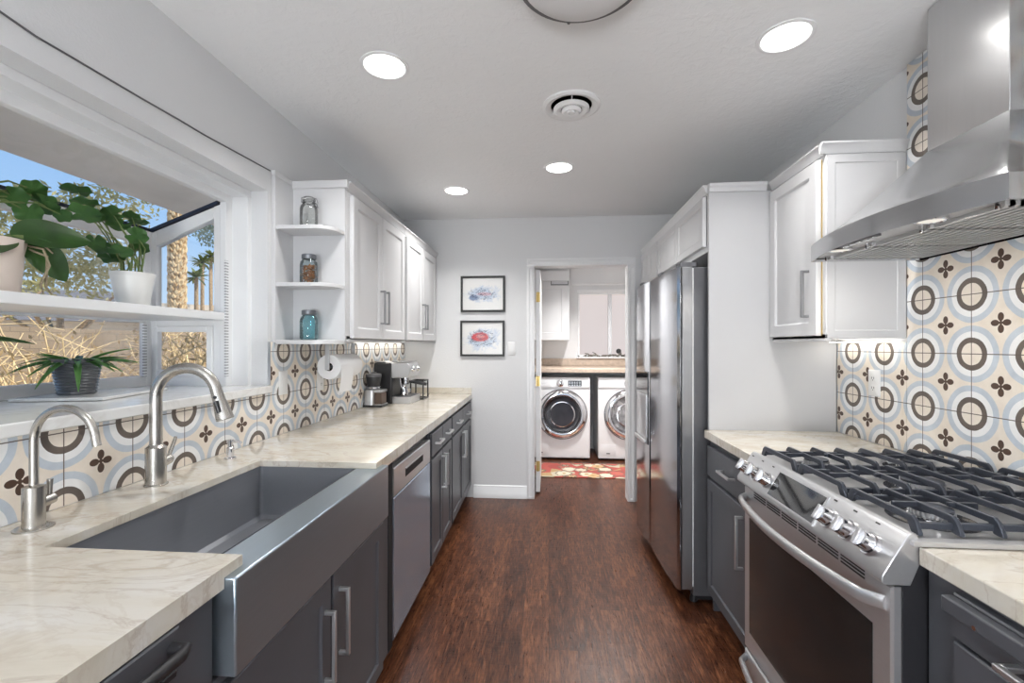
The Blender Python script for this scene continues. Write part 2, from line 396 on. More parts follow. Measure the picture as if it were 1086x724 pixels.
def art_mat(name, red):
    n = NT(name); c = n.mapping(n.coord(), (.62, .62, .62)); X = n.xyz(c)
    def blob(cx, cz, rx, rz, amp, sc):
        p = n.M('DIVIDE', n.M('SUBTRACT', X[0], cx), rx); q = n.M('DIVIDE', n.M('SUBTRACT', X[2], cz), rz)
        r = n.M('SQRT', n.M('ADD', n.M('MULTIPLY', p, p), n.M('MULTIPLY', q, q)))
        return n.M('ADD', r, n.M('MULTIPLY', n.M('SUBTRACT', n.noise(c, sc, 6, .7, 1.0), .5), amp))
    col = n.mix(n.ramp(blob(0, 0, .105, .06 if red else .045, 2.2, 30), [(.55, (.75,) * 3), (1.0, (0,) * 3)]), (.76, .76, .75), (.40, .50, .66))
    if red:
        col = n.mix(n.ramp(blob(-.012, .008, .062, .030, .9, 40), [(.7, (1,) * 3), (.95, (0,) * 3)]), col, (.55, .07, .08))
        col = n.mix(n.ramp(blob(-.012, .012, .03, .012, .9, 60), [(.6, (.8,) * 3), (.95, (0,) * 3)]), col, (.72, .30, .30))
    else:
        col = n.mix(n.ramp(blob(.01, .0, .05, .012, .9, 50), [(.6, (.7,) * 3), (.95, (0,) * 3)]), col, (.60, .32, .36))
        col = n.mix(n.ramp(blob(-.05, -.02, .03, .02, 1.2, 50), [(.6, (.9,) * 3), (.95, (0,) * 3)]), col, (.16, .22, .36))
    ln = n.M('ABSOLUTE', n.M('SUBTRACT', n.noise(n.mapping(c, (1, 1, 2.4)), 22, 3, .5, 2.0), .5))
    msk = n.M('LESS_THAN', blob(0, 0, .09, .05 if red else .035, .8, 20), .9)
    col = n.mix(n.M('MULTIPLY', n.M('LESS_THAN', ln, .022), msk), col, (.05, .06, .10))
    n.bsdf(col, .12, coat=.6); return n.m
M['art_red'] = art_mat('ink_sketch_red', True); M['art_blue'] = art_mat('ink_sketch_blue', False)
def block_mat():
    n = NT('block_wall'); c = n.coord(); X = n.xyz(c)
    b = n.n('ShaderNodeTexBrick'); cb = n.n('ShaderNodeCombineXYZ'); n.l(X[1], cb.inputs[0]); n.l(X[2], cb.inputs[1]); n.l(cb.outputs[0], b.inputs['Vector'])
    b.inputs['Color1'].default_value = (.32, .25, .175, 1); b.inputs['Color2'].default_value = (.27, .21, .15, 1); b.inputs['Mortar'].default_value = (.20, .16, .12, 1)
    b.inputs['Scale'].default_value = 2.5; b.inputs['Mortar Size'].default_value = .012
    n.bsdf(b.outputs[0], .95, 0, n.bump(n.noise(c, 60, 4), .4, .005)); return n.m
M['block'] = block_mat()
def trunk_mat():
    n = NT('palm_trunk'); c = n.coord(); v = n.voro(c, 9)
    n.bsdf(n.ramp(n.M('ADD', v, n.M('MULTIPLY', n.noise(c, 8, 4), .5)), [(.3, (.16, .09, .04)), (.6, (.50, .34, .18)), (.9, (.74, .58, .36))]), .9); return n.m
M['trunk'] = trunk_mat()

# ------------------------------------------------------------------ room shell
XL, XR, YB, ZC = -1.29, 1.43, 4.0, 2.456
YR = -2.6
WY0, WY1, WZ0, WZ1 = .12, 2.008, 1.12, 2.05      # garden window opening
struct(MB().box(-1.5, 1.65, YR - .15, 6.2, -.12, 0).build('floor', M['floor']))
struct(MB().box(-1.5, 1.65, YR - .15, 6.2, ZC, ZC + .14).build('ceiling', M['ceiling']))
m = MB()
m.box(-1.45, XL, YR - .15, WY0, 0, ZC); m.box(-1.45, XL, WY1, YB + .12, 0, ZC)
m.box(-1.45, XL, WY0, WY1, 0, WZ0); m.box(-1.45, XL, WY0, WY1, WZ1, ZC)
struct(m.build('wall_left', M['wall']))
struct(MB().box(XR, XR + .15, YR - .15, YB + .12, 0, ZC).build('wall_right', M['wall']))
DX0, DX1, DZ = -.125, .675, 2.03
m = MB(); m.box(XL, DX0, YB, YB + .12, 0, ZC); m.box(DX1, XR, YB, YB + .12, 0, ZC); m.box(DX0, DX1, YB, YB + .12, DZ, ZC)
struct(m.build('wall_back', M['wall']))
m = MB(); m.box(XL, -.95, YR - .15, YR, 0, ZC); m.box(1.15, XR, YR - .15, YR, 0, ZC); m.box(-.95, 1.15, YR - .15, YR, 2.15, ZC)
struct(m.build('wall_front', M['wall']))
m = MB(); m.box(-.45, -.33, YB + .12, 6.0, 0, ZC); struct(m.build('wall_laundry_left', M['wall']))
m = MB(); m.box(1.43, 1.58, YB + .12, 6.0, 0, ZC); struct(m.build('wall_laundry_right', M['wall']))
m = MB(); m.box(-.45, .378, 6.0, 6.12, 0, ZC); m.box(1.25, 1.58, 6.0, 6.12, 0, ZC); m.box(.378, 1.25, 6.0, 6.12, 0, 1.19); m.box(.378, 1.25, 6.0, 6.12, 2.02, ZC)
struct(m.build('wall_laundry_back', M['wall']))
# baseboard on the back wall between cabinets and door casing
struct(MB().prism([(0, 0), (.016, 0), (.016, .06), (.013, .066), (.013, .095), (.006, .11), (0, .11)], -.655, DX0 - .066).build('baseboard_back', M['trim'])) if False else None
prof = [(YB, 0), (YB - .018, 0), (YB - .018, .05), (YB - .014, .056), (YB - .014, .085), (YB - .009, .092), (YB - .009, .104), (YB, .112)]
struct(MB().loft([[(xx, yy, zz) for yy, zz in prof] for xx in (-.66, DX0 - .066)]).build('baseboard_back', M['trim']))
# door casing
m = MB(TB); cz = .066
m.T = lambda a, b, d: (a, YB - d, b)
def casing(a0, a1, b0, b1): m.relief(a0, a1, b0, b1, [(0, 0), (0, .014), (.006, .018), (.02, .018), (.026, .013)])
casing(DX0 - cz, DX0, 0, DZ); casing(DX1, DX1 + cz, 0, DZ); casing(DX0 - cz, DX1 + cz, DZ, DZ + cz)
struct(m.build('trim_1', M['trim']))
# door slab swung into the laundry, with brass hinges
d = empty_struct('door_1', (DX0, YB + .12, 0))
MB().box(.010, .047, .004, .80, .02, 2.02).build('door_slab', M['trim'], d, .002)
for z in (1.773, 1.018, .254):
    h = MB(); h.cyl((.028, -.006, z - .045), (.028, -.006, z + .045), .008, seg=12); h.box(.012, .045, -.002, .006, z - .044, z + .044); h.build('hinge', M['brass'], d)

# ------------------------------------------------------------------ garden window (window_1)
W1 = empty_struct('window_1')
XO, YW0, YW1 = -1.81, .15, 1.95
m = MB()   # stepped reveal lining of the opening
m.box(-1.46, -1.37, WY0 - .005, WY0 + .023, WZ0, WZ1 - .03); m.box(-1.46, -1.37, 1.985, WY1 + .005, WZ0, WZ1 - .03); m.box(-1.46, -1.37, WY0, WY1, WZ1 - .03, WZ1)
m.box(-1.475, -1.445, YW0 - .03, YW0 + .02, 1.155, 2.02); m.box(-1.475, -1.445, YW1 - .005, YW1 + .056, 1.155, 2.02); m.box(-1.474, -1.444, YW0 - .029, YW1 + .055, 1.985, 2.045)
m.build('window_frame', M['trim'], W1, .003)
zi, zo = 1.985, 1.85       # top of wing at the house, at the front
def wing(y, s, name):
    m = MB()
    def mem(pts, y0, y1): m.loft([[(px, yy, pz) for px, pz in pts] for yy in (y0, y1)])
    y0, y1 = (y, y + s * .032) if s > 0 else (y + s * .032, y)
    mem([(-1.448, 1.155), (-1.508, 1.155), (-1.508, zi - .02), (-1.448, zi)], y0, y1)
    mem([(-1.786, 1.155), (-1.83, 1.155), (-1.83, zo - .005), (-1.786, zo + .012)], y0, y1)
    mem([(-1.508, zi - .022), (-1.786, zo + .012), (-1.786, zo - .06), (-1.508, zi - .072)], y0, y1)
    mem([(-1.508, 1.425), (-1.786, 1.425), (-1.786, 1.495), (-1.508, 1.495)], y0, y1)
    mem([(-1.508, 1.155), (-1.786, 1.155), (-1.786, 1.20), (-1.508, 1.20)], y0, y1)
    # awning sash
    q0, q1 = (y - .012, y + .012)
    mem([(-1.508, 1.20), (-1.535, 1.20), (-1.535, 1.425), (-1.508, 1.425)], q0, q1); mem([(-1.770, 1.20), (-1.786, 1.20), (-1.786, 1.425), (-1.770, 1.425)], q0, q1)
    mem([(-1.535, 1.20), (-1.770, 1.20), (-1.770, 1.228), (-1.535, 1.228)], q0, q1); mem([(-1.535, 1.40), (-1.770, 1.40), (-1.770, 1.425), (-1.535, 1.425)], q0, q1)
    m.build(name, M['trim'], W1, .0025)
    g = MB(); g.mi = 0
    for poly in ([(-1.508, 1.495), (-1.786, 1.495), (-1.786, zo - .06), (-1.508, zi - .072)], [(-1.535, 1.228), (-1.770, 1.228), (-1.770, 1.40), (-1.535, 1.40)]):
        ym = y + s * .016
        g.loft([[(px, yy, pz) for px, pz in poly] for yy in (ym - .002, ym + .002)])
    g.build('pane', M['glass'], W1)
    sl = MB(); sl.loft([[(-1.49, yy, zi - .007), (-1.83, yy, zo + .002), (-1.83, yy, zo + .016), (-1.49, yy, zi + .007)] for yy in (y0 - .003, y1 - .004)])
    sl.build('glazing_seal', M['dark_seal'], W1)
wing(YW1, 1, 'side_sash'); wing(YW0 , -1, 'side_sash')
m = MB()
m.box(-1.84, XO, YW0, YW1, 1.155, 1.203); m.box(-1.84, XO, YW0, YW1, 1.443, 1.492); m.box(-1.84, XO, YW0, YW1, 1.795, 1.858)
m.box(-1.839, XO + .001, YW0 - .03, YW0 + .03, 1.1555, 1.857); m.box(-1.839, XO + .001, YW1 - .032, YW1 + .03, 1.1555, 1.857)
m.build('front_sash', M['trim'], W1, .003)
MB().box(-1.827, -1.823, YW0, YW1, 1.2, 1.8).build('pane', M['glass'], W1)
g = MB(); g.loft([[(-1.46, yy, zi + .006), (-1.835, yy, zo + .004), (-1.835, yy, zo + .009), (-1.46, yy, zi + .011)] for yy in (YW0, YW1)]); g.build('roof_pane', M['roof_glass'], W1)
MB().box(-1.845, -1.825, YW0 - .03, YW1 + .03, 1.862, 1.876).build('glazing_seal', M['dark_seal'], W1)
m = MB(); m.box(-1.812, -1.447, YW0 + .002, YW1 - .002, 1.452, 1.486); m.build('plant_shelf', M['trim'], W1, .003)
for y in (YW1 - .004, YW0 + .004):
    MB().box(-1.449, -1.440, y - .008, y + .008, 1.2, 1.72).build('shelf_standard', M['slot'], W1)
    MB().box(-1.808, -1.800, y - .045, y - .029, 1.2, 1.44).build('shelf_standard', M['slot'], W1)
# marble ledge
MB().box(-1.845, -1.262, WY0 + .002, WY1 - .003, 1.122, 1.156).build('sill', M['ledge'], W1, .004)
MB().box(-1.845, -1.446, WY0, WY1, 1.08, 1.121).build('window_seat', M['trim'], W1)
# eave over the window
struct(MB().box(-2.32, -1.452, -3, 6.2, 2.17, 2.45).build('roof_eave', M['eave']))

# ------------------------------------------------------------------ tiled backsplashes
m = MB(); m.box(-1.2895, -1.279, -.3, WY1 + .003, .915, 1.121); m.box(-1.2895, -1.279, WY1 + .003, 3.985, .915, 1.356)
tl = tag(m.build('tile_backsplash', M['tile']), 'patterned tile backsplash behind the sink and along the window wall', 'backsplash')
# shift the pattern so rings centre on the joints seen in the photo
m = MB(); m.box(1.419, 1.4295, 1.942, 2.378, .915, 1.352); m.box(1.419, 1.4295, -.6, 1.938, .915, ZC - .002)
tag(m.build('tile_backsplash', M['tile']), 'full-height patterned tile backsplash behind the range and hood', 'backsplash')
for o in [q for q in COL.objects if q.name.startswith('tile_backsplash')]:
    dy = 1.111 % .2013 if o.name == 'tile_backsplash' else 2.062 % .2013
    dz = .908 % .2013
    o.data.transform(Matrix.Translation((0, -dy, -dz))); o.location = (0, dy, dz)
tag(MB().box(-1.2895, -1.277, WY1 + .0002, WY1 + .0022, 1.157, 1.356).build('edge_strip', M['pull']), 'thin metal edge strip where tile meets the window reveal', 'edge strip')

# ------------------------------------------------------------------ cabinet builders
DOOR = lambda t: [(0, 0), (0, t - .003), (.003, t), (.052, t), (.060, t - .008), (.072, t - .008), (.096, t - .001)]
FLAT = lambda t: [(0, 0), (0, t - .003), (.003, t), (.050, t), (.056, t - .007)]
def slab(T, a0, a1, b0, b1, t=.02, rings=None, bev=0):
    mb = MB(T); mb.relief(a0, a1, b0, b1, rings or [(0, 0), (0, t - .003), (.003, t)]); return mb
def pull(T, a, b, L, vert, mat, parent, off=.02, proj=.032, s=.0055):
    mb = MB(T)
    if vert:
        mb.box(a - s, a + s, b, b + L, off + proj - 2 * s, off + proj)
        for q in (b, b + L - 2 * s): mb.box(a - s, a + s, q, q + 2 * s, off - .001, off + proj - s)
    else:
        mb.box(a, a + L, b - s, b + s, off + proj - 2 * s, off + proj)
        for q in (a, a + L - 2 * s): mb.box(q, q + 2 * s, b - s, b + s, off - .001, off + proj - s)
    return mb.build('handle', mat, parent, .0015)
def door(T, parent, a0, a1, b0, b1, mat, hand=None, rings=DOOR, t=.02, L=.20):
    o = slab(T, a0, a1, b0, b1, t, rings(t)).build('door', mat, parent)
    if hand: pull(T, hand[0], hand[1], L, True, M['pull_grey'] if mat is WC else M['pull'], o)
    return o
def drawer(T, parent, a0, a1, b0, b1, mat, L=.12, rings=None):
    o = slab(T, a0, a1, b0, b1, .02, rings).build('drawer', mat, parent)
    if L: pull(T, (a0 + a1) / 2 - L / 2, (b0 + b1) / 2, L, False, M['pull'], o)
    return o
def carcass(T, parent, a0, a1, b0, b1, depth, mat, toe=0, tdepth=.06):
    mb = MB(T)
    mb.box(a0, a1, b0 + toe, b1, -depth, 0)
    if toe: mb.box(a0, a1, b0, b0 + toe, -depth, -tdepth)
    return mb.build('cabinet_body', mat, parent, .0015)

# ------------------------------------------------------------------ left run: countertop
def poly_counter(name, poly, holes, z0, z1): pass
CT, CB = .914, .893
FL = lambda y: -.622 if y < 1.62 else -.622 - .0222 * (y - 1.62)
poly = [(-1.278, -.5), (-.622, -.5), (-.622, .885), (-1.065, .885), (-1.065, 1.61), (-.622, 1.61), (FL(3.997), 3.997), (-1.278, 3.997)]
m = MB()
for pl in ([(-1.278, -.5), (-.622, -.5), (-.622, .885), (-1.065, .885), (-1.278, .885)], [(-1.278, .885), (-1.065, .885), (-1.065, 1.61), (-1.278, 1.61)],
           [(-1.278, 1.61), (-1.065, 1.61), (-.622, 1.61), (FL(3.997), 3.997), (-1.278, 3.997)]):
    pass
vs0 = [m.v((a, b, CB)) for a, b in poly]; vs1 = [m.v((a, b, CT)) for a, b in poly]
n_ = len(poly)
for i in range(n_): m.f([vs0[i], vs0[(i + 1) % n_], vs1[(i + 1) % n_], vs1[i]])
m.f(vs1); m.f(vs0[::-1])
m.box(-.6395, -.622, -.4999, .832, .872, CB)
m.loft([[(FL(y) - .0172, y, .872), (FL(y), y, .872), (FL(y), y, CB), (FL(y) - .0172, y, CB)] for y in (1.678, 2.4, 3.2, 3.995)])
lc = tag(m.build('countertop', M['marble']), 'long cream stone countertop along the window wall, cut out around the sink', 'countertop')
tag(MB().box(-1.277, FL(3.98) - .004, 3.978, 3.998, CT + .0005, .966).build('stone_upstand', M['marble'], None, .002), 'low cream stone upstand against the back wall at the end of the long countertop', 'upstand')

# ------------------------------------------------------------------ farmhouse sink
sk = thing('farmhouse_sink', 'stainless apron-front farmhouse sink set into the window-side countertop', 'sink', (-.60, .834, .70))
def sx(x, y, z): return (x + .60, y - .834, z - .70)
ys0, ys1, zt = .834, 1.675, .8925
m = MB(lambda a, b, d: sx(a, b, d))
# apron: hollow front box with broad flat lip
m.box(-.700, -.60, ys0, ys1, .70, zt)
m.build('apron', M['steel_apron'], sk, .004)
m = MB(lambda a, b, d: sx(a, b, d))
def rr(x0, x1, y0, y1, r, z, seg=6):
    pts = []
    for cx, cy, a0 in ((x1 - r, y1 - r, 0), (x0 + r, y1 - r, 90), (x0 + r, y0 + r, 180), (x1 - r, y0 + r, 270)):
        for k in range(seg + 1):
            a = R(a0 + 90 * k / seg); pts.append((cx + r * math.cos(a), cy + r * math.sin(a), z))
    return pts
bx0, bx1, by0, by1 = -1.070, -.702, .872, 1.622
m.loft([rr(bx0 - .02, bx1 + .0, ys0 + .01, ys1 - .01, .012, zt), rr(bx0, bx1 - .001, by0, by1, .012, zt), rr(bx0 + .004, bx1 - .006, by0 + .004, by1 - .004, .012, .712), rr(bx0 + .014, bx1 - .016, by0 + .014, by1 - .014, .012, .700),
        rr(-.9 - .05, -.9 + .05, 1.25 - .05, 1.25 + .05, .049, .696)], cap0=False)
m.build('basin', M['steel_sink'], sk)
m = MB(lambda a, b, d: sx(a, b, d)); m.lathe([(.045, .0), (.045, .003), (.036, .004), (.03, .001), (.012, .001), (.010, .004), (.004, .005)], (-.9, 1.25, .697), seg=28); m.build('drain', M['chrome'], sk)

# ------------------------------------------------------------------ left base cabinets
D = M['dark_cab']; WC = M['white_cab']
# near cabinet (drawer stack at the picture's edge)
c = thing('base_cabinet', 'charcoal base cabinet left of the sink apron, with a dark rail pull under the counter', 'cabinet', (-.64, -.5, 0))
carcass(TL, c, 0, 1.325, 0, .892, .60, D, .10)
dr = drawer(TL, c, .70, 1.225, .70, .868, D, 0)
h = MB(TL); h.tube([(.72, .842, .022), (.72, .842, .046), (.735, .842, .052), (1.19, .842, .052), (1.205, .842, .046), (1.205, .842, .022)], .010, 10); h.build('handle', M['black_plastic'], dr)
h = MB(TL); h.box(.73, 1.20, .800, .812, .024, .036); h.box(.74, .752, .800, .812, .018, .03); h.box(1.18, 1.192, .80, .812, .018, .03); h.build('lower_rail', M['black_plastic'], dr, .002)
door(TL, c, .70, 1.225, .115, .69, D, None, FLAT); drawer(TL, c, .02, .685, .70, .868, D, .14); door(TL, c, .02, .685, .115, .69, D, None, FLAT)
# sink base
c = thing('sink_base_cabinet', 'charcoal double-door cabinet directly under the farmhouse sink', 'cabinet', (-.642, .83, 0))
mb = MB(TL); mb.box(0, .90, .10, .695, -.56, 0); mb.box(0, .90, 0, .10, -.56, -.06); mb.box(.858, 1.01, .10, .870, -.56, -.004); mb.box(.858, 1.01, 0, .10, -.56, -.06); mb.build('cabinet_body', D, c, .0015)
mb = MB(TL); mb.box(.965, 1.012, .10, .868, -.02, -.002); mb.build('filler_strip', M['dark_gap'], c)
door(TL, c, .012, .436, .12, .676, D, (.40, .40, ), FLAT)
door(TL, c, .450, .852, .12, .676, D, (.488, .42, ), FLAT)
# dishwasher
c = thing('dishwasher', 'stainless dishwasher with recessed pocket handle beside the sink cabinet', 'dishwasher', (-.672, 1.862, 0))
mb = MB(TL); mb.box(0, .598, .10, .876, -.58, 0); mb.box(.0, .598, 0, .10, -.58, -.05); mb.build('tub', M['black_plastic'], c)
mb = MB(TL)
mb.relief(.004, .594, .105, .700, [(0, 0), (0, .022), (.004, .026)])
mb.build('door', M['steel_dark'], c)
mb = MB(TL)
mb.relief(.004, .594, .703, .825, [(0, 0), (0, .022), (.004, .026)])
o = mb.build('control_panel', M['steel_z'], c)
mb = MB(TL); mb.box(.16, .45, .745, .785, .010, .0275); mb.build('pocket_handle', M['dark_gap'], o, .003)
mb = MB(TL); mb.box(.16, .45, .781, .787, .02, .031); mb.build('handle_lip', M['steel_z'], o, .002)
# two far base units, run follows the slightly angled front line
RZ = .0222
def far_unit(y0, wdt, label, grp=None):
    c = thing('base_cabinet', label, 'cabinet', (FL(y0) - .024, y0, 0), RZ)
    carcass(TL, c, 0, wdt, 0, .892, .585, D, .10)
    h2 = (wdt - .03) / 2
    for i in (0, 1):
        a0 = .012 + i * (h2 + .006); a1 = a0 + h2
        drawer(TL, c, a0, a1, .715, .845, D, .13)
        door(TL, c, a0, a1, .115, .700, D, ((a1 - .028) if i == 0 else (a0 + .028), .47), FLAT, L=.20)
    return c
far_unit(2.480, .60, 'charcoal base cabinet with two drawers and two doors next to the dishwasher')
far_unit(3.088, .888, 'charcoal base cabinet with two drawers and two doors ending at the back wall')

# ------------------------------------------------------------------ left upper cabinets
WC = M['white_cab']
def crown_y(parent, T, a0, a1, b):     # little stepped crown along the front
    mb = MB(T); mb.loft([[(a, b, -.02), (a, b, .004), (a, b + .010, .010), (a, b + .030, .016), (a, b + .036, .024), (a, b + .042, .024), (a, b + .042, -.02)] for a in (a0, a1)]); return mb
ZU0, ZU1 = 1.357, 2.112
def upper(y0, y1, label, hands, name='wall_cabinet'):
    c = thing(name, label, 'cabinet', (-1.003, y0, ZU0))
    wdt = y1 - y0; h = ZU1 - ZU0
    mb = MB(TL); mb.box(0, wdt, .012, h, -.274, 0); mb.box(0, wdt, 0, .03, -.02, 0); mb.build('cabinet_body', WC, c, .0015)
    crown_y(c, TL, 0, wdt, h).build('crown', WC, c)
    return c
c = upper(2.20, 3.085, 'white two-door wall cabinet beside the open jar shelves', None)
door(TL, c, .042, .443, .018, h0 := .742, WC, (.413, .105), L=.198)
door(TL, c, .449, .868, .018, h0, WC, (.482, .105), L=.198)
mb = MB(TL); mb.box(.875, .883, .02, .745, -.01, .001); mb.build('shadow_gap', M['grey_metal'], c)
c = upper(3.088, 3.997, 'white two-door wall cabinet reaching the back wall above the coffee machine', None)
door(TL, c, .035, .44, .018, h0, WC, (.41, .105), L=.198)
door(TL, c, .446, .85, .018, h0, WC, (.48, .105), L=.198)
# open end shelves
c = thing('end_shelf', 'white open end shelf with three rounded boards at the cabinet end', 'shelf', (-1.2885, 2.035, ZU0))
MB().box(0, .018, .0, .163, -.005, .775).build('side_panel', WC, c, .002)
MB().box(.018, .285, .150, .1635, 0, .775).build('back_panel', WC, c)
mb = MB(); mb.box(0.0, .02, -.004, .164, .775, .80); mb.box(.018, .30, .140, .1645, .760, .798); mb.build('crown', WC, c, .003)
def board(z, t=.018):
    pts = [(.018, .15), (.018, .004)]
    pts += [(.19, .004)]
    for k in range(9):
        a = R(-90 + 90 * k / 8); pts.append((.19 + .093 * math.cos(a), .10 + .096 * math.sin(a)))
    pts.append((.283, .15))
    mb = MB(); mb.prism(pts, z, z + t); return mb.build('shelf_board', WC, c, .002)
board(-.012, .02); board(.258); board(.526)

# ------------------------------------------------------------------ right run
# fridge side panel + over-fridge cabinets
pn = tag(MB().box(.806, 1.418, 2.381, 2.399, .881, 2.112).build('fridge_panel', M['shaded_panel'], None, .0015), 'tall white side panel between the refrigerator and the range counter', 'panel')
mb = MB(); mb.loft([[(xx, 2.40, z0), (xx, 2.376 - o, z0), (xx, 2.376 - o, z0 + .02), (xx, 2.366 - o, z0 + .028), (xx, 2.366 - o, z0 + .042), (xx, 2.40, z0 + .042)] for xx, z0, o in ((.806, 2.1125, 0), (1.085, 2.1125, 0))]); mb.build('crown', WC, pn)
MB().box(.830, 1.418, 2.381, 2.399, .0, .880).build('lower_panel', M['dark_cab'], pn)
def over(y0, y1, label, splits, z0=1.815):
    c = thing('wall_cabinet', label, 'cabinet', (.806, y0, z0))
    wdt = y1 - y0; h = 2.112 - z0
    mb = MB(TR); mb.box(0, wdt, .0, h, -.61, 0); mb.build('cabinet_body', WC, c, .0015)
    crown_y(c, TR, 0, wdt, h).build('crown', WC, c)
    for a0, a1 in splits: door(TR, c, a0, a1, .03, h - .012, WC, None, lambda t: [(0, 0), (0, t - .003), (.003, t), (.04, t), (.046, t - .007), (.055, t - .007), (.072, t - .001)])
    mb = MB(TR); mb.box(.006, .014, .03, h - .01, -.004, .0015); mb.build('shadow_gap', M['grey_metal'], c)
    return c
over(2.401, 3.40, 'short white wall cabinet over the refrigerator, next to the tall side panel', [(.018, .50), (.506, .985)])
over(3.402, 3.998, 'short white wall cabinet over the refrigerator, ending at the back wall', [(.018, .30), (.306, .585)])

# upper cabinet beside hood
c = thing('wall_cabinet', 'white single-door wall cabinet beside the range hood, light glowing underneath', 'cabinet', (1.115, 1.943, ZU0))
mb = MB(TR); mb.box(0, .436, .01, .755, -.303, 0); mb.box(0, .436, 0, .03, -.02, 0); mb.build('cabinet_body', WC, c, .0015)
crown_y(c, TR, 0, .436, .755).build('crown', WC, c)
mb = MB(lambda a, b, d: (a, -d, b)); mb.loft([[(a, .755, -.004), (a, .755, .004), (a, .766, .010), (a, .785, .016), (a, .791, .024), (a, .797, .024), (a, .797, -.004)] for a in (-.024, .302)]); mb.build('side_crown', WC, c)
mb = MB(lambda a, b, d: (a, -d, b)); mb.relief(.004, .302, .012, .75, [(0, 0), (0, .004), (.03, .004), (.033, .001)]); mb.build('end_panel', M['shaded_panel'], c)
door(TR, c, .030, .43, .022, .742, WC, (.085, .10), L=.20)
mb = MB(TR); mb.box(.0215, .0245, .02, .742, -.004, .004); mb.build('shadow_gap', M['brass'], c)

# LED strips under uppers
o = tag(MB().box(1.36, 1.40, 1.96, 2.34, 1.3525, 1.3565).build('under_cabinet_light', M['led']), 'lit strip light under the white cabinet beside the range hood', 'light')
o = tag(MB().box(-1.26, -1.22, 2.95, 3.9, 1.3625, 1.3685).build('under_cabinet_light', M['led']), 'lit strip light under the white cabinet above the coffee machine', 'light')

# countertops right
XFR = .782
EDGE = [(XFR, .874), (.7995, .874), (.7995, CB), (1.418, CB), (1.418, CT), (XFR, CT)]
m = MB(); m.loft([[(xx, yy, zz) for xx, zz in EDGE] for yy in (1.800, 2.380)]); tag(m.build('countertop', M['marble'], None, .003), 'short cream stone countertop between the tall white panel and the range', 'countertop')
m = MB(); m.loft([[(xx, yy, zz) for xx, zz in EDGE] for yy in (-.5, 1.036)]); tag(m.build('countertop', M['marble'], None, .003), 'cream stone countertop on the camera side of the range', 'countertop')
# base cabinets right
c = thing('base_cabinet', 'charcoal single-drawer base cabinet between the refrigerator and the range', 'cabinet', (.812, 1.802, 0))
carcass(TR, c, 0, .577, 0, .892, .60, D, .10)
drawer(TR, c, .012, .565, .690, .840, D, .14)
door(TR, c, .012, .565, .110, .675, D, (.14, .42), FLAT, L=.22)
c = thing('base_cabinet', 'blue-grey base cabinet with a drawer rail on the camera side of the range', 'cabinet', (.800, -.5, 0))
carcass(TR, c, 0, 1.534, 0, .892, .60, D, .10)
dr = drawer(TR, c, .72, 1.452, .775, .862, D, 0)
h = MB(TR); h.box(.74, 1.452, .828, .858, .021, .042); h.build('top_rail', D, dr, .003)
h = MB(TR); h.cyl((1.38, .835, .040), (1.38, .835, .044), .004, seg=10); h.build('screw', M['chrome'], dr)
h = MB(TR); h.box(.84, 1.33, .797, .808, .048, .060); h.box(.84, .852, .797, .808, .018, .05); h.box(1.318, 1.33, .797, .808, .018, .05); h.build('handle', M['pull'], dr, .002)
door(TR, c, .72, 1.452, .115, .768, D, None, FLAT); door(TR, c, .02, .70, .115, .768, D, None, FLAT); drawer(TR, c, .02, .70, .775, .862, D, .14)

# ------------------------------------------------------------------ range
RY0, RY1 = 1.041, 1.797
rg = thing('gas_range', 'stainless slide-in gas range with black grates and oven window', 'range', (.70, RY0, 0))
T = lambda a, b, d: (-d, a, b)                 # a along y, b up, d towards the aisle
W_ = RY1 - RY0
mb = MB(T); mb.box(.002, W_ - .002, .04, .895, -.70, -.055); mb.build('body', M['black_plastic'], rg)
for a in (.05, W_ - .05):
    for dd in (-.12, -.62): MB(T).cyl((a, 0, dd), (a, .045, dd), .018, seg=14).build('foot', M['black_plastic'], rg)
# control panel: slanted front
prof = [(.826, -.070), (.826, -.018), (.832, -.012), (.845, -.012), (.934, -.064), (.938, -.070), (.938, -.082), (.90, -.10)]
mb = MB(T)
mb.loft([[(a, b, d) for b, d in prof] for a in (0.0, W_)]); cp = mb.build('control_panel', M['steel_y'], rg, .002)
# oven door with window
mb = MB(T); mb.relief(.006, W_ - .006, .212, .820, [(0, -.056), (0, -.041), (.005, -.036)]); od = mb.build('oven_door', M['steel_y'], rg)
mb = MB(T); mb.relief(.064, W_ - .052, .285, .708, [(0, -.04), (0, -.0345), (.003, -.034)]); mb.build('oven_window', M['oven_glass'], od)
mb = MB(T)
for i in range(6):
    a0 = .09 + i * .098
    for k in range(3): mb.box(a0, a0 + .088, .793 + k * .0085, .7975 + k * .0085, -.04, -.0352)
mb.build('vent_slot', M['dark_gap'], od)
def bowed(z, b0, parent, name, proj=-.012, bow=.046, r=.013):
    mb = MB(T); pts = []
    for k in range(25):
        q = k / 24; a = .022 + (W_ - .044) * q; dd = proj + bow * (1 - (2 * q - 1) ** 2)
        if k in (0, 24): dd = -.037
        pts.append((a, z, dd))
    loops = []
    for i, p in enumerate(pts):
        loops.append([(p[0], p[1] + 1.25 * r * math.sin(2 * PI * k / 14), p[2] + .7 * r * math.cos(2 * PI * k / 14)) for k in range(14)])
    mb.loft(loops); return mb.build(name, M['steel_y'], parent)
bowed(.776, 0, od, 'oven_handle')
mb = MB(T); mb.relief(.006, W_ - .006, .075, .203, [(0, -.056), (0, -.041), (.005, -.036)]); wd = mb.build('warming_drawer', M['steel_y'], rg)
bowed(.180, 0, wd, 'drawer_handle', -.012, .035)
mb = MB(T); mb.box(.01, W_ - .01, .0, .07, -.60, -.06); mb.build('kick_plate', M['black_plastic'], rg)
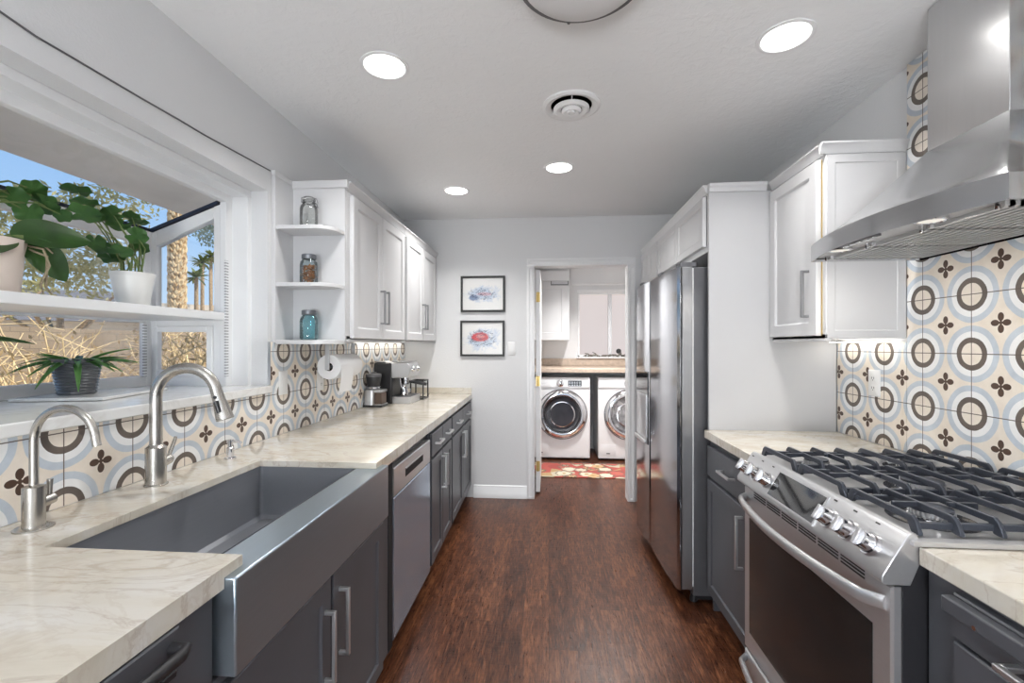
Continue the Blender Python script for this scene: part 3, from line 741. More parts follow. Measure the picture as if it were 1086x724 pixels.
# slanted-face frame: points on slope
sn = Vector((0, .064, .051)).normalized()          # (b,d) outward normal of slope between (.892,-.004) and (.943,-.06)
sb = Vector((0, .051, -.056)).normalized()
def slope(a, t, h): # t in 0..1 up the slope
    b = .846 + .086 * t; d = -.0126 - .0503 * t
    return (a, b + .5048 * h, d + .8632 * h)
mb = MB(T)
def slbox(a0, a1, t0, t1, h0, h1): mb.loft([[slope(a0, t0, h), slope(a1, t0, h), slope(a1, t1, h), slope(a0, t1, h)] for h in (h0, h1)])
slbox(.262, .528, .03, .95, -.002, .003); mb.build('display_bezel', M['steel_z'], cp)
mb = MB(T); slbox(.269, .521, .08, .90, 0, .0036); mb.build('display', M['black_glass'], cp)
for a in (.714, .637, .560, .222, .144, .066):
    mb = MB(T); P0, P1, P2, P3 = slope(a, .45, 0), slope(a, .45, .010), slope(a, .45, .032), slope(a, .45, .034)
    mb.tube([P0, P1], [.027, .026], 28); mb.tube([P1, slope(a, .45, .018), P2, P3], [.0225, .0215, .0205, .018], 28); k = mb.build('knob', M['chrome'], cp)
    mb = MB(T)
    mb.loft([[slope(a - .006, .45 - .2, h), slope(a + .006, .45 - .2, h), slope(a + .006, .45 + .2, h), slope(a - .006, .45 + .2, h)] for h in (.032, .042)]); mb.build('knob_grip', M['steel_z'], k, .002)
    mb = MB(T); mb.loft([[slope(a + .01, .93, h), slope(a + .024, .93, h), slope(a + .024, .97, h), slope(a + .01, .97, h)] for h in (0, .0006)]); mb.build('knob_marking', M['frame_black'], cp)
# cooktop
mb = MB(T)
mb.loft([[(-.012, .9155, -.712), (W_ + .012, .9155, -.712), (W_ + .012, .9155, -.068), (-.012, .9155, -.068)], [(-.012, .925, -.712), (W_ + .012, .925, -.712), (W_ + .012, .925, -.068), (-.012, .925, -.068)],
         [(.004, .928, -.704), (W_ - .004, .928, -.704), (W_ - .004, .928, -.076), (.004, .928, -.076)], [(.02, .922, -.70), (W_ - .02, .922, -.70), (W_ - .02, .922, -.088), (.02, .922, -.088)]])
ck = mb.build('cooktop', M['steel_y'], rg)
burn = [(.14, -.22, .042), (.14, -.54, .034), (.378, -.38, .05), (.616, -.22, .036), (.616, -.54, .042)]
for a, dd, r in burn:
    MB(T).tube([(a, .9215, dd), (a, .9235, dd), (a, .9245, dd)], [.088 if r > .036 else .074, .088 if r > .036 else .074, .05], 36).build('burner_bowl', M['bowl'], ck)
    mb = MB(T); mb.tube([(a, .924, dd), (a, .930, dd), (a, .935, dd)], [r * 1.25, r * 1.2, r * .95], 30); b = mb.build('burner', M['chrome'], ck)
    mb = MB(T)
    for k in range(26):
        q = 2 * PI * k / 26; mb.tube([(a + r * math.cos(q), .934, dd + r * math.sin(q)), (a + r * math.cos(q), .944, dd + r * math.sin(q))], .0026, 5)
    mb.tube([(a, .934, dd), (a, .944, dd)], r * .94, 26); mb.build('burner_ring', M['pull'], b)
    mb = MB(T); mb.tube([(a, .944, dd), (a, .950, dd), (a, .952, dd)], [r * .98, r * .98, r * .8], 28); mb.build('burner_cap', M['iron'], b)
# continuous cast-iron grates, three sections
def grate(a0, a1):
    mb = MB(T); z0, z1, s = .951, .966, .0046
    n = 8; ds = [-.100 - .588 * k / (n - 1) for k in range(n)]
    for q in ds:         # bars run side to side over the burners; both ends slope down to plate-like feet
        mb.loft([[(a, b, q - s), (a, b, q + s), (a, b2, q + s), (a, b2, q - s)] for a, b, b2 in ((a0, .9285, .934), (a0 + .012, .9285, .958), (a0 + .022, .930, z1), (a0 + .034, z0, z1), (a1 - .034, z0, z1), (a1 - .022, .930, z1), (a1 - .012, .9285, .958), (a1, .9285, .934))])
    for a in (a0 + .026, a1 - .026): mb.box(a - .006, a + .006, .936, .950, ds[-1], ds[0])
    mid = (a0 + a1) / 2
    for q in (-.22, -.54):
        for e in (-1, 1): mb.loft([[(mid - s, .948, q + e * .095), (mid + s, .948, q + e * .095), (mid + s, z1 - .001, q + e * .095), (mid - s, z1 - .001, q + e * .095)], [(mid - s, .955, q + e * .03), (mid + s, .955, q + e * .03), (mid + s, z1 - .001, q + e * .03), (mid - s, z1 - .001, q + e * .03)]])
    return mb.build('grate', M['iron'], ck, .0015)
grate(.012, .252); grate(.258, .498); grate(.504, .744)

# ------------------------------------------------------------------ refrigerator
fr = thing('refrigerator', 'tall stainless side-by-side refrigerator with water dispenser', 'refrigerator', (.662, 2.42, 0), .0467)
T = lambda a, b, d: (-d, a, b)
FW = .90
mb = MB(T); mb.box(.012, FW - .012, .04, 1.745, -.70, -.085); mb.build('cabinet_body', M['grey_metal'], fr, .004)
mb = MB(T); mb.box(.02, FW - .02, .02, .075, -.60, -.10); mb.build('kick_grille', M['black_plastic'], fr)
for a in (.05, FW - .05): MB(T).tube([(a, .0, -.10), (a, .018, -.10), (a, .05, -.10)], [.02, .02, .01], 14).build('foot', M['black_plastic'], fr)
def fdoor(a0, a1, near):
    mb = MB(T)
    r = .012
    pts = [(a0 + .003, -.002 - r), (a0 + .003 + r, -.002)] + [(a0 + r + .003 + (a1 - a0 - 2 * r - .006) * k / 10, -.002 + .006 * math.sin(PI * k / 10)) for k in range(1, 10)] + [(a1 - .003 - r, -.002), (a1 - .003, -.002 - r), (a1 - .003, -.018), (a0 + .003, -.018)]
    mb.loft([[(a, b, d) for a, d in pts] for b in (.075, 1.745)])
    o = mb.build('door', M['steel_dark'] if False else M['steel_fridge'], fr)
    mb = MB(T); mb.box(a0 + .006, a1 - .006, .08, 1.742, -.026, -.017); mb.build('grip_channel', M['dark_gap'], o)
    mb = MB(T); mb.box(a0 + .003, a1 - .003, .078, 1.745, -.078, -.025); mb.build('door_liner', M['steel_liner'], o, .003)
    mb = MB(T); mb.box(a0 + .012, a1 - .012, .09, 1.74, -.086, -.077); mb.build('gasket', M['white_plastic'], o)
    return o
M['steel_fridge'] = brushed('fridge_steel', (.45, .465, .50), .12, 2, 1.0)
dA = fdoor(0, .532, True); dB = fdoor(.536, FW, False)
for a in (.06, .40, FW - .06):
    mb = MB(T); mb.box(a - .035, a + .035, 1.746, 1.775, -.11, -.02); mb.build('hinge_cover', M['grey_metal'], fr, .006)
mb = MB(T); mb.box(.575, .87, .70, 1.17, -.003, .0045); o = mb.build('dispenser', M['black_glass'], dB, .003)
mb = MB(T); mb.relief(.59, .855, .735, 1.02, [(0, .004), (0, .010), (.008, .010), (.016, .006)]); mb.build('dispenser_bay', M['pull'], o)
mb = MB(T); mb.box(.59, .855, .705, .73, .002, .022); mb.build('drip_tray', M['pull'], o, .004)

# ------------------------------------------------------------------ range hood
hd = thing('range_hood', 'curved stainless chimney range hood on the tiled wall', 'range hood', (1.418, 1.487, 1.665))
HX, HY, HZ = 1.418, 1.487, 1.665
hw = .385
def outline(z, k=1.0, n=28, ex=0):
    pts = [(0, -hw * k, z)]
    for i in range(n + 1):
        y = -hw * k + 2 * hw * k * i / n
        xx = -.398 - .068 * (1 - (y / (hw * k)) ** 2)
        pts.append((xx * k - ex, y, z))
    pts.append((0, hw * k, z)); return pts
mb = MB(); mb.loft([outline(0), outline(.061)], cap0=False, cap1=False)
ins = [(p[0] + (.012 if p[0] < -.01 else 0), p[1] * .975, .006) for p in outline(0)]
mb.loft([outline(0), ins], cap0=False, cap1=False); lip = mb.build('rim_band', M['steel_hood'], hd)
def chim(n=28):
    x0, y0 = .165, .135
    pts = [(0, -y0, 0)]
    for i in range(n + 1): pts.append((-x0, -y0 + 2 * y0 * i / n, 0))
    pts.append((0, y0, 0)); return pts
C_ = chim(); O_ = outline(.061); loops = []
for q in [0, .06, .15, .28, .42, .58, .75, .9, 1.0]:
    sft = q; zz = .061 + (.318 - .061) * (q ** 1.18)
    loops.append([(o[0] + (c_[0] - o[0]) * sft, o[1] + (c_[1] - o[1]) * sft, zz) for o, c_ in zip(O_, C_)])
mb = MB(); mb.loft(loops, cap0=False, cap1=False); mb.build('canopy', M['steel_hood'], hd, angle=50)
mb = MB(); mb.box(-.166, 0, -.136, .136, .312, 2.452 - HZ); ch = mb.build('chimney', M['steel_chimney'], hd, .0015)
for y in (-.1365,):
    for z in (.335, .72):
        MB().cyl((-.03, y + .002, z), (-.03, y - .002, z), .006, seg=12).build('screw', M['chrome'], ch)
# underside
mb = MB(); pl = [(p[0] + (.01 if p[0] < -.01 else 0), p[1] * .98, p[2]) for p in outline(.012)]
mb.loft([pl, [(p[0], p[1], .02) for p in pl]]); mb.build('underside_plate', M['steel_under'], hd)
for y0, y1 in ((-.335, -.115), (-.11, .11), (.115, .335)):
    mb = MB(); 
    k = 0
    xx = -.35
    while xx < -.04:
        mb.box(xx, xx + .013, y0, y1, .0, .012); xx += .0235
    mb.box(-.36, -.03, y0, y0 + .01, .0, .012); mb.box(-.36, -.03, y1 - .01, y1, .0, .012); mb.build('baffle_filter', M['steel_under'], hd)
M['hood_fill_glow'] = emit('hood_lens_fill', (1, .95, .86), .9)  # hood lamps are off; this lens glow is added fill
for y in (-.19, .19):
    hl = MB().lathe([(.036, .012), (.036, .004), (.03, .002), (.026, .006)], (-.408, y, 0), seg=24, cap=False).build('hood_lamp', M['chrome'], hd)
    MB().lathe([(.027, .006), (.027, .004), (.001, .004)], (-.408, y, 0), seg=24).build('lamp_lens', M['hood_fill_glow'], hl)
    l = bpy.data.lights.new('hood_fill_light', 'AREA'); l.shape = 'DISK'; l.size = .05; l.energy = 1.6; l.color = (1, .95, .87)  # area light added to brighten cooktop and tile
    lo = bpy.data.objects.new('hood_fill_light', l); COL.objects.link(lo); lo.parent = hl; lo.location = (-.408, y, .002)
mb = MB(); mb.box(-.447, -.422, -.03, .13, .004, .012); pnl = mb.build('switch_panel', M['grey_metal'], hd, .002)
for k in range(5): MB().box(-.442, -.428, -.022 + k * .03, -.003 + k * .03, .0, .005).build('button', M['chrome'], pnl, .001)
for y in (-.33, -.11, .11, .33): MB().cyl((-.372, y, .012), (-.372, y, -.008), .006, seg=10).build('filter_knob', M['chrome'], hd)

# ------------------------------------------------------------------ ceiling fixtures
def can(x, y, label, power, r=.082):
    t = thing('recessed_light', label, 'ceiling light', (x, y, ZC), 0, 'recessed ceiling lights')
    MB().lathe([(r + .014, 0), (r + .013, -.004), (r + .002, -.006), (r - .004, -.002), (r - .004, 0)], seg=40, cap=False).build('trim_ring', M['trim'], t)
    MB().lathe([(r - .003, -.001), (r - .003, -.003), (.001, -.003)], seg=40).build('lens', M['can_glow'], t)
    l = bpy.data.lights.new('can_lamp', 'AREA'); l.shape = 'DISK'; l.size = 2 * r; l.energy = power; l.color = (1, .985, .96); l.spread = R(125)
    lo = bpy.data.objects.new('can_lamp', l); COL.objects.link(lo); lo.parent = t; lo.location = (0, 0, -.008)
    return t
can(-.654, 1.782, 'round lit recessed ceiling light over the sink counter, nearer the camera', CAN_POWER)
can(.854, 1.729, 'round lit recessed ceiling light in front of the range hood', CAN_POWER)
can(.065, 2.886, 'round lit recessed ceiling light in mid-ceiling beyond the round vent', CAN_POWER * 1.35)
can(-.665, 3.258, 'round lit recessed ceiling light beside the wall cabinets near the back wall', CAN_POWER * 1.35)
can(-.65, -.6, 'added unseen recessed fill light behind the camera over the window-side counter', REAR_FILL_POWER)  # this and the next two are added fill, out of view
can(.85, -.6, 'added unseen recessed fill light behind the camera over the range-side counter', REAR_FILL_POWER * .7)
can(.1, -1.8, 'added unseen recessed fill light behind the camera near the glass doors', REAR_FILL_POWER)
can(.55, 4.75, 'added hidden recessed fill light in the laundry room', LAUNDRY_FILL_POWER)  # hidden lamp added to brighten the laundry
t = thing('fill_lantern', 'added glowing fill lantern, unseen behind the camera', 'added fill lamp', (-.40, -1.9, 0))  # lantern added behind the camera to fill ceiling and walls
M['lantern'] = emit('fill_emission', (.95, .98, 1.0), FILL_GLOW)
MB().lathe([(.02, .72)] + [(.28 * math.cos(R(a)), 1.0 + .28 * math.sin(R(a))) for a in range(-80, 81, 10)] + [(.02, 1.28)], seg=32).build('fill_globe', M['lantern'], t)
MB().lathe([(.14, 0), (.14, .012), (.02, .02), (.012, .03), (.012, .73)], seg=28).build('stand', M['black_plastic'], t)
t = thing('ceiling_vent', 'round white ceiling air vent with concentric rings', 'vent', (.105, 2.146, ZC))
MB().lathe([(.135, 0), (.134, -.006), (.120, -.012), (.096, -.004), (.094, 0)], seg=48, cap=False).build('outer_ring', M['trim'], t)
MB().lathe([(.095, -.0005), (.001, -.0005)], seg=40).build('duct', M['dark_gap'], t)
MB().lathe([(.083, -.014), (.084, -.018), (.070, -.028), (.050, -.022), (.048, -.014)], seg=44, cap=False).build('middle_ring', M['trim'], t)
MB().lathe([(.046, -.020), (.046, -.028), (.036, -.036), (.020, -.030), (.018, -.036), (.008, -.040), (.001, -.040)], seg=36).build('centre_cone', M['trim'], t)
mb = MB()
for k in range(3):
    q = 2 * PI * k / 3 + .5; mb.tube([(.0, 0, -.016), (.10 * math.cos(q), .10 * math.sin(q), -.006)], .003, 6)
mb.build('spoke', M['trim'], t)
t = thing('flush_ceiling_light', 'unlit flush-mount ceiling light with thin dark rim, cut by the frame top', 'ceiling light', (.095, 1.325, ZC))
MB().lathe([(.10, 0), (.10, -.03), (.001, -.03)], seg=36).build('mounting_plate', M['pull'], t)
n_ = NT('opal_glass'); n_.bsdf(n_.ramp(n_.noise(n_.coord(), 3, 2), [(.3, (.74, .74, .75)), (.7, (.77, .77, .78))]), .5)
MB().lathe([(.183, -.035), (.182, -.055), (.16, -.075), (.10, -.092), (.04, -.098), (.001, -.098)], seg=48).build('diffuser', n_.m, t)
MB().lathe([(.182, -.060), (.190, -.058), (.192, -.042), (.187, -.032), (.180, -.034)], seg=56).build('rim', M['grey_metal'], t)
mb = MB(); 
for q in (1.72, 3.8, 5.9): mb.tube([(.19 * math.cos(q), .19 * math.sin(q), -.05), (.20 * math.cos(q), .20 * math.sin(q), -.05)], .006, 10)
mb.build('thumb_screw', M['grey_metal'], t)

# ------------------------------------------------------------------ laundry room
ap = M['appliance_white']
def laundry_machine(x0, label, kind):
    t = thing(kind, label, 'washing machine' if kind == 'washing_machine' else 'clothes dryer', (x0, 5.38, 0))
    T = lambda a, b, d: (a, -d, b)
    mb = MB(T); mb.box(0, .686, .02, .965, -.58, 0); mb.build('cabinet_body', ap, t, .014, seg=3)
    mb = MB(T); mb.box(.004, .682, .845, .95, -.01, .012); mb.build('control_panel', ap, t, .006)
    for a in (.06, .63):
        for dd in (-.06, -.52): MB(T).cyl((a, 0, dd), (a, .025, dd), .02, seg=12).build('foot', M['rubber'], t)
    cx, cz = .36, .535
    def ring(prof, name, mat, par, cap=True):
        mb = MB(lambda a, b, d: (a, b, d)); mb.lathe([(r, -h) for r, h in prof], (cx, 0, cz), axis=1, seg=56, cap=cap); return mb.build(name, mat, par)
    dr = ring([(.285, -.002), (.285, .02), (.27, .038), (.235, .05), (.222, .046), (.212, .03), (.208, .012)], 'door_ring', M['chrome'], t, False)
    ring([(.293, -.003), (.293, .012), (.285, .014)], 'door_gasket', M['grey_metal'], dr, False)
    ring([(.208, .014), (.20, .02), (.15, .006), (.001, .002)], 'door_glass', M['washer_glass'] if kind == 'washing_machine' else M['dryer_glass'], dr, True)
    ring([(.150, .010), (.150, .020), (.138, .022), (.136, .010)], 'inner_ring', M['chrome'], dr, False)
    mb = MB(); mb.lathe([(.044, 0), (.042, -.008), (.034, -.012), (.032, -.03), (.029, -.032), (.001, -.032)], (.338, -.012, .898), axis=1, seg=32); kb = mb.build('dial', M['chrome'], t)
    mb = MB(T); mb.box(.43, .585, .862, .928, .01, .0135); ds = mb.build('display', M['black_glass'], t)
    mb = MB(T)
    for r_ in range(3):
        for q in range(5): mb.box(.438 + q * .029, .438 + q * .029 + .021, .868 + r_ * .019, .876 + r_ * .019, .013, .0142)
    mb.build('display_icons', M['pull'], ds)
    mb = MB(T); mb.box(.03, .22, .865, .925, .011, .0145); b = mb.build('detergent_drawer', ap, t, .004)
    mb = MB(T); mb.box(.10, .17, .893, .899, .0146, .0152); mb.build('badge_mark', M['pull'], b)
    mb = MB(T); mb.relief(.02, .20, .06, .19, [(0, -.001), (0, .002), (.004, .003)]); fl = mb.build('filter_hatch', ap, t)
    mb = MB(T); mb.box(.095, .135, .078, .090, .003, .004); mb.build('hatch_mark', M['grey_metal'], fl)
    return t
M['washer_glass'] = simple('tinted_washer_glass', (.035, .035, .04), .08, coat=.6, var=.3)
def dryer_glass():
    n = NT('dryer_window'); c = n.coord(); v = n.voro(c, 11, 'Color'); s = n.xyz(v)
    n.bsdf(n.ramp(n.M('ADD', n.M('MULTIPLY', s[0], .5), n.M('MULTIPLY', n.noise(c, 18, 4), .5)), [(.3, (.16, .16, .17)), (.6, (.55, .55, .56))]), .12, coat=.6); return n.m
M['dryer_glass'] = dryer_glass()
laundry_machine(-.205, 'white front-load washer with dark round window, beside the open door', 'washing_machine')
laundry_machine(.572, 'white front-load dryer with light laundry behind its window, half hidden by door casing', 'clothes_dryer')
lct = tag(MB().box(-.328, 1.428, 5.33, 5.978, 1.022, 1.072).build('countertop', M['laminate'], None, .006), 'beige laminate countertop above the washer and dryer', 'countertop')
MB().box(-.328, 1.428, 5.979, 5.998, 1.072, 1.168).build('upstand', M['laminate'], lct, .003)
mb = MB()
c = thing('wall_cabinet', 'white laundry wall cabinet with bar handle, seen through the doorway', 'cabinet', (-.328, 5.67, 1.40))
T = lambda a, b, d: (a, -d, b)
mb = MB(T); mb.box(0, .582, 0, .86, -.326, 0); mb.build('cabinet_body', WC, c, .0015)
o = slab(T, .01, .576, .004, .725, .02, [(0, 0), (0, .017), (.003, .02), (.09, .02), (.094, .014)]).build('door', WC, c)
o2 = slab(T, .01, .576, .733, .856, .02).build('upper_door', WC, c)
mb = MB(T); mb.box(.352, .362, .676, .73, .02, .03); mb.box(.558, .568, .676, .73, .02, .03); mb.box(.352, .568, .676, .69, .028, .038); mb.build('handle', M['grey_metal'], o, .001)
# laundry window
w2 = empty_struct('window_2')
mb = MB(); mb.box(.378, 1.25, 5.99, 6.08, 1.19, 1.215); mb.box(.378, 1.25, 5.99, 6.08, 2.0, 2.02); mb.box(.378, .398, 5.99, 6.08, 1.19, 2.02); mb.box(1.23, 1.25, 5.99, 6.08, 1.19, 2.02)
mb.box(.366, 1.262, 5.975, 5.999, 2.022, 2.06); mb.build('window_frame', M['trim'], w2, .002)
MB().box(.765, .812, 6.0, 6.05, 1.215, 2.0).build('meeting_stile', M['pull'], w2, .003)
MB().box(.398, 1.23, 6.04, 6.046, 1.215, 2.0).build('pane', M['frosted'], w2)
MB().box(.355, 1.262, 5.955, 6.0, 1.172, 1.189).build('sill', M['trim'], w2, .002)
t = tag(MB().tube([(.30, 5.965, 2.125), (1.35, 5.965, 2.125)], .012, 12).build('curtain_rod', M['trim']), 'thin white curtain rod above the frosted laundry window', 'curtain rod')
random.seed(4)
mb = MB(); mb.lathe([(.033, 0), (.033, -.003), (.001, -.003)], (.905, 6.037, 1.263), axis=1, seg=28); tag(mb.build('round_sticker', M['frame_black']), 'small round dark sticker on the frosted laundry window', 'sticker')
def driftwood(x, label, s):
    mb = MB(); 
    for k in range(7):
        a = random.uniform(-.2, .2); L = random.uniform(.04, .11) * s
        p = Vector((x + random.uniform(-.06, .06) * s, 5.976 + random.uniform(-.008, .004), 1.197)); q = p + Vector((L * random.choice((-1, 1)), 0, random.uniform(.002, .05) * s))
        mb.tube([p, (p + q) / 2 + Vector((0, 0, .012)), q], [.008, .007, .003], 7)
    return tag(mb.build('driftwood', M['driftwood']), label, 'driftwood')
M['driftwood'] = simple('weathered_wood', (.16, .15, .13), .9, var=.4, scale=30)
driftwood(.50, 'gnarled grey driftwood piece on the laundry sill, farther from the sticker', .9); driftwood(.70, 'gnarled grey driftwood piece on the laundry sill, in mid-window', 1.2); driftwood(.93, 'low grey driftwood piece on the laundry sill under the round sticker', 1.0)
rugm = MB(); rugm.box(-.18, 1.05, 4.655, 5.20, .0005, .010); tag(rugm.build('rug', M['rug'], None, .003), 'floral red and cream rug on the floor before the washer', 'rug')

# ------------------------------------------------------------------ pictures, switch, cable
def picture(x0, x1, z0, z1, label, art):
    t = thing('framed_picture', label, 'picture', ((x0 + x1) / 2, YB - .001, (z0 + z1) / 2))
    hw_, hh = (x1 - x0) / 2, (z1 - z0) / 2
    T = lambda a, b, d: (a, -d, b)
    mb = MB(T); fw = .018
    for a0, a1, b0, b1 in ((-hw_, hw_, hh - fw, hh), (-hw_, hw_, -hh, -hh + fw), (-hw_, -hw_ + fw, -hh + fw, hh - fw), (hw_ - fw, hw_, -hh + fw, hh - fw)): mb.box(a0, a1, b0, b1, 0, .022)
    mb.build('frame', M['frame_black'], t, .002)
    mb = MB(T); mb.box(-hw_ + fw, hw_ - fw, -hh + fw, hh - fw, .002, .010); mb.build('artwork', art, t)
picture(-.774, -.382, 1.632, 1.949, 'black-framed blue ink sketch, upper of two on the back wall', M['art_blue'])
picture(-.778, -.386, 1.243, 1.557, 'black-framed sketch of a red shape, lower of two on the back wall', M['art_red'])
def plate(T, loc, label, name, cat, rocker=True, w_=.07, h_=.115):
    t = thing(name, label, cat, loc)
    mb = MB(T); mb.relief(-w_ / 2, w_ / 2, -h_ / 2, h_ / 2, [(0, 0), (0, .003), (.004, .006)]); mb.build('cover_plate', M['white_plastic'], t)
    if rocker:
        mb = MB(T); mb.relief(-.017, .017, -.033, .033, [(0, .005), (0, .008), (.003, .009)]); mb.build('rocker', M['white_plastic'], t)
    else:
        for dz in (-.021, .021):
            mb = MB(T); mb.relief(-.017, .017, dz - .014, dz + .014, [(0, .005), (0, .007), (.004, .008)]); s_ = mb.build('socket', M['white_plastic'], t)
            mb = MB(T); mb.box(-.008, -.005, dz - .003, dz + .006, .007, .0085); mb.box(.005, .008, dz - .003, dz + .006, .007, .0085); mb.cyl((0, dz - .008, .007), (0, dz - .008, .0085), .0025, seg=8); mb.build('socket_slot', M['grey_metal'], s_)
    return t
plate(TB, (-.326, YB - .0005, 1.31), 'white rocker light switch beside the framed pictures', 'light_switch', 'switch')
plate(TL, (-1.2785, 2.11, 1.16), 'white rocker switch plate on the tile next to the window', 'light_switch', 'switch')
plate(TL, (-1.2785, 2.47, 1.145), 'white outlet plate on the tile behind the paper towel roll', 'wall_outlet', 'outlet', False)
plate(TR, (1.4185, 2.117, 1.175), 'white wall outlet on the tile under the hood-side cabinet', 'wall_outlet', 'outlet', False)
mb = MB(); mb.tube([(-1.2865, -.3, 2.128), (-1.2865, .971, 2.125), (-1.2865, 1.05, 2.117), (-1.2865, 1.142, 2.119), (-1.2865, 1.343, 2.122), (-1.2865, 1.5, 2.127), (-1.2865, 1.623, 2.128), (-1.2865, 1.85, 2.140), (-1.2865, 2.022, 2.148)], .0028, 8)
tag(mb.build('cable', M['grey_metal']), 'thin grey cable running along the wall above the window', 'cable')

# ------------------------------------------------------------------ faucets and soap pump
nk = M['nickel']
def arc(cx, cz, r, a0, a1, n=18): return [(cx + r * math.cos(R(a0 + (a1 - a0) * k / n)), 0, cz + r * math.sin(R(a0 + (a1 - a0) * k / n))) for k in range(n + 1)]
t = thing('kitchen_faucet', 'tall brushed nickel gooseneck faucet with pull-down spray head', 'faucet', (-1.195, 1.304, CT), R(10))
MB().lathe([(.031, 0), (.031, .004), (.027, .006), (.027, .115), (.020, .121), (.018, .125)], seg=32).build('base', nk, t)
pts = [(0, 0, .12), (0, 0, .20), (0, 0, .265)] + arc(.088, .268, .088, 180, 12)[1:]
MB().tube(pts, .0165, 20).build('spout', nk, t)
e = Vector(pts[-1]); dv = (e - Vector(pts[-2])).normalized()
mb = MB(); mb.tube([e - dv * .004, e + dv * .03, e + dv * .075, e + dv * .092, e + dv * .094], [.0168, .0178, .0235, .025, .022], 22); hh = mb.build('spray_head', nk, t)
pn_ = Vector((dv.z, 0, -dv.x)) * -1
side = Vector((0, -1, 0))
mb = MB(); 
cpt = e + dv * .05 + side * .0195
mb.tube([cpt - dv * .018, cpt + dv * .018], .0075, 10); mb.tube([e + dv * .02 + side * .012, e + dv * .02 + side * .0205], .005, 10); mb.build('spray_button', M['black_plastic'], hh)
mb = MB(); mb.tube([(0, .02, .062), (0, .058, .066)], .0165, 20); mb.tube([(0, .058, .066), (0, .064, .067)], [.0165, .014], 20); hb = mb.build('valve', nk, t)
MB().tube([(0, .058, .072), (.004, .082, .118), (.004, .088, .130)], [.0055, .0055, .0045], 10).build('lever', nk, hb)
t = thing('filter_faucet', 'small brushed nickel gooseneck filter tap near the window end', 'faucet', (-1.195, .972, CT), R(2))
MB().lathe([(.036, 0), (.036, .003), (.033, .005), (.0205, .006), (.0205, .098), (.010, .101)], seg=30).build('base', nk, t)
pts = [(0, 0, .098), (0, 0, .16), (0, 0, .205)] + arc(.075, .205, .075, 180, 14)[1:]
pts.append((pts[-1][0] + .006, 0, pts[-1][2] - .03))
MB().tube(pts, .0085, 16).build('spout', nk, t)
mb = MB(); mb.tube([(0, .015, .055), (0, .042, .058)], .013, 18); hb = mb.build('valve', nk, t)
MB().tube([(0, .034, .062), (0, .036, .105)], [.0052, .006], 10).build('lever', nk, hb)
t = thing('soap_dispenser', 'small chrome soap pump on the counter behind the sink', 'soap dispenser', (-1.195, 1.631, CT))
MB().lathe([(.020, 0), (.020, .004), (.013, .008), (.013, .04), (.009, .044), (.009, .058), (.012, .06), (.012, .070), (.004, .072)], seg=22).build('pump_body', M['chrome'], t)
MB().tube([(0, 0, .064), (.03, .004, .064), (.042, .005, .058)], [.005, .005, .004], 10).build('nozzle', M['chrome'], t)

# ------------------------------------------------------------------ jars on the end shelf
def jar(x, y, z, label, glassm, kind):
    t = thing('glass_jar', label, 'jar', (x, y, z), .3)
    out = [(.034, 0), (.040, .004), (.041, .012), (.041, .092), (.038, .106), (.030, .116), (.0285, .118), (.0285, .132)]
    inn = [(.0262, .132), (.0262, .116), (.0355, .104), (.0385, .092), (.0385, .012), (.034, .006), (.001, .006)]
    MB().lathe(out + inn, seg=36).build('jar_body', glassm, t)
    if kind == 'clip':
        MB().lathe([(.030, .133), (.031, .137), (.031, .143), (.024, .150), (.010, .152), (.001, .152)], seg=32).build('lid', glassm, t)
        mb = MB(); mb.tube([(.031 * math.cos(q / 12 * 2 * PI), .031 * math.sin(q / 12 * 2 * PI), .124) for q in range(13)], .0016, 6)
        mb.tube([(.031, 0, .124), (.038, 0, .112), (.040, 0, .128), (.034, 0, .146), (0, 0, .156), (-.034, 0, .146), (-.033, 0, .124)], .0016, 6)
        mb.tube([(.032, -.006, .124), (.044, -.010, .10), (.030, -.034, .108), (.0, -.044, .106)], .0018, 6); mb.build('wire_bail', M['grey_metal'], t)
    else:
        MB().lathe([(.032, .120), (.033, .122), (.033, .140), (.030, .143), (.001, .144)], seg=32).build('lid', M['zinc'], t)
    return t
zs = [ZU0 + .0085, ZU0 + .2765, ZU0 + .5445]
jar(-1.152, 2.118, zs[2], 'empty clear glass clip-top jar on the topmost end shelf', M['jar_glass'], 'clip')
j2 = jar(-1.152, 2.118, zs[1], 'pale blue jar holding orange-brown pieces on the middle end shelf', M['grey_blue_glass'], 'zinc')
jar(-1.152, 2.118, zs[0], 'aqua blue glass jar with zinc lid on the lowest end shelf', M['blue_glass'], 'zinc')
M['bits'] = simple('dried_bits', (.36, .13, .04), .7, var=.7, scale=60)
mb = MB(); random.seed(7)
for k in range(150):
    q = random.uniform(0, 2 * PI); rr_ = .033 * math.sqrt(random.random()); z = .010 + .082 * random.random()
    p = Vector((rr_ * math.cos(q), rr_ * math.sin(q), z)); dd = Vector((random.uniform(-1, 1), random.uniform(-1, 1), random.uniform(-.7, .7))).normalized() * random.uniform(.006, .011)
    p.x = max(-.03, min(.03, p.x)); mb.tube([p - dd, p + dd * .2, p + dd], [.0022, .004, .0018], 5)
bits = tag(mb.build('dried_pieces', M['bits'], None, loc=(-1.152, 2.118, zs[1])), 'orange-brown dried pieces filling the pale blue jar', 'jar contents', None, 'stuff')

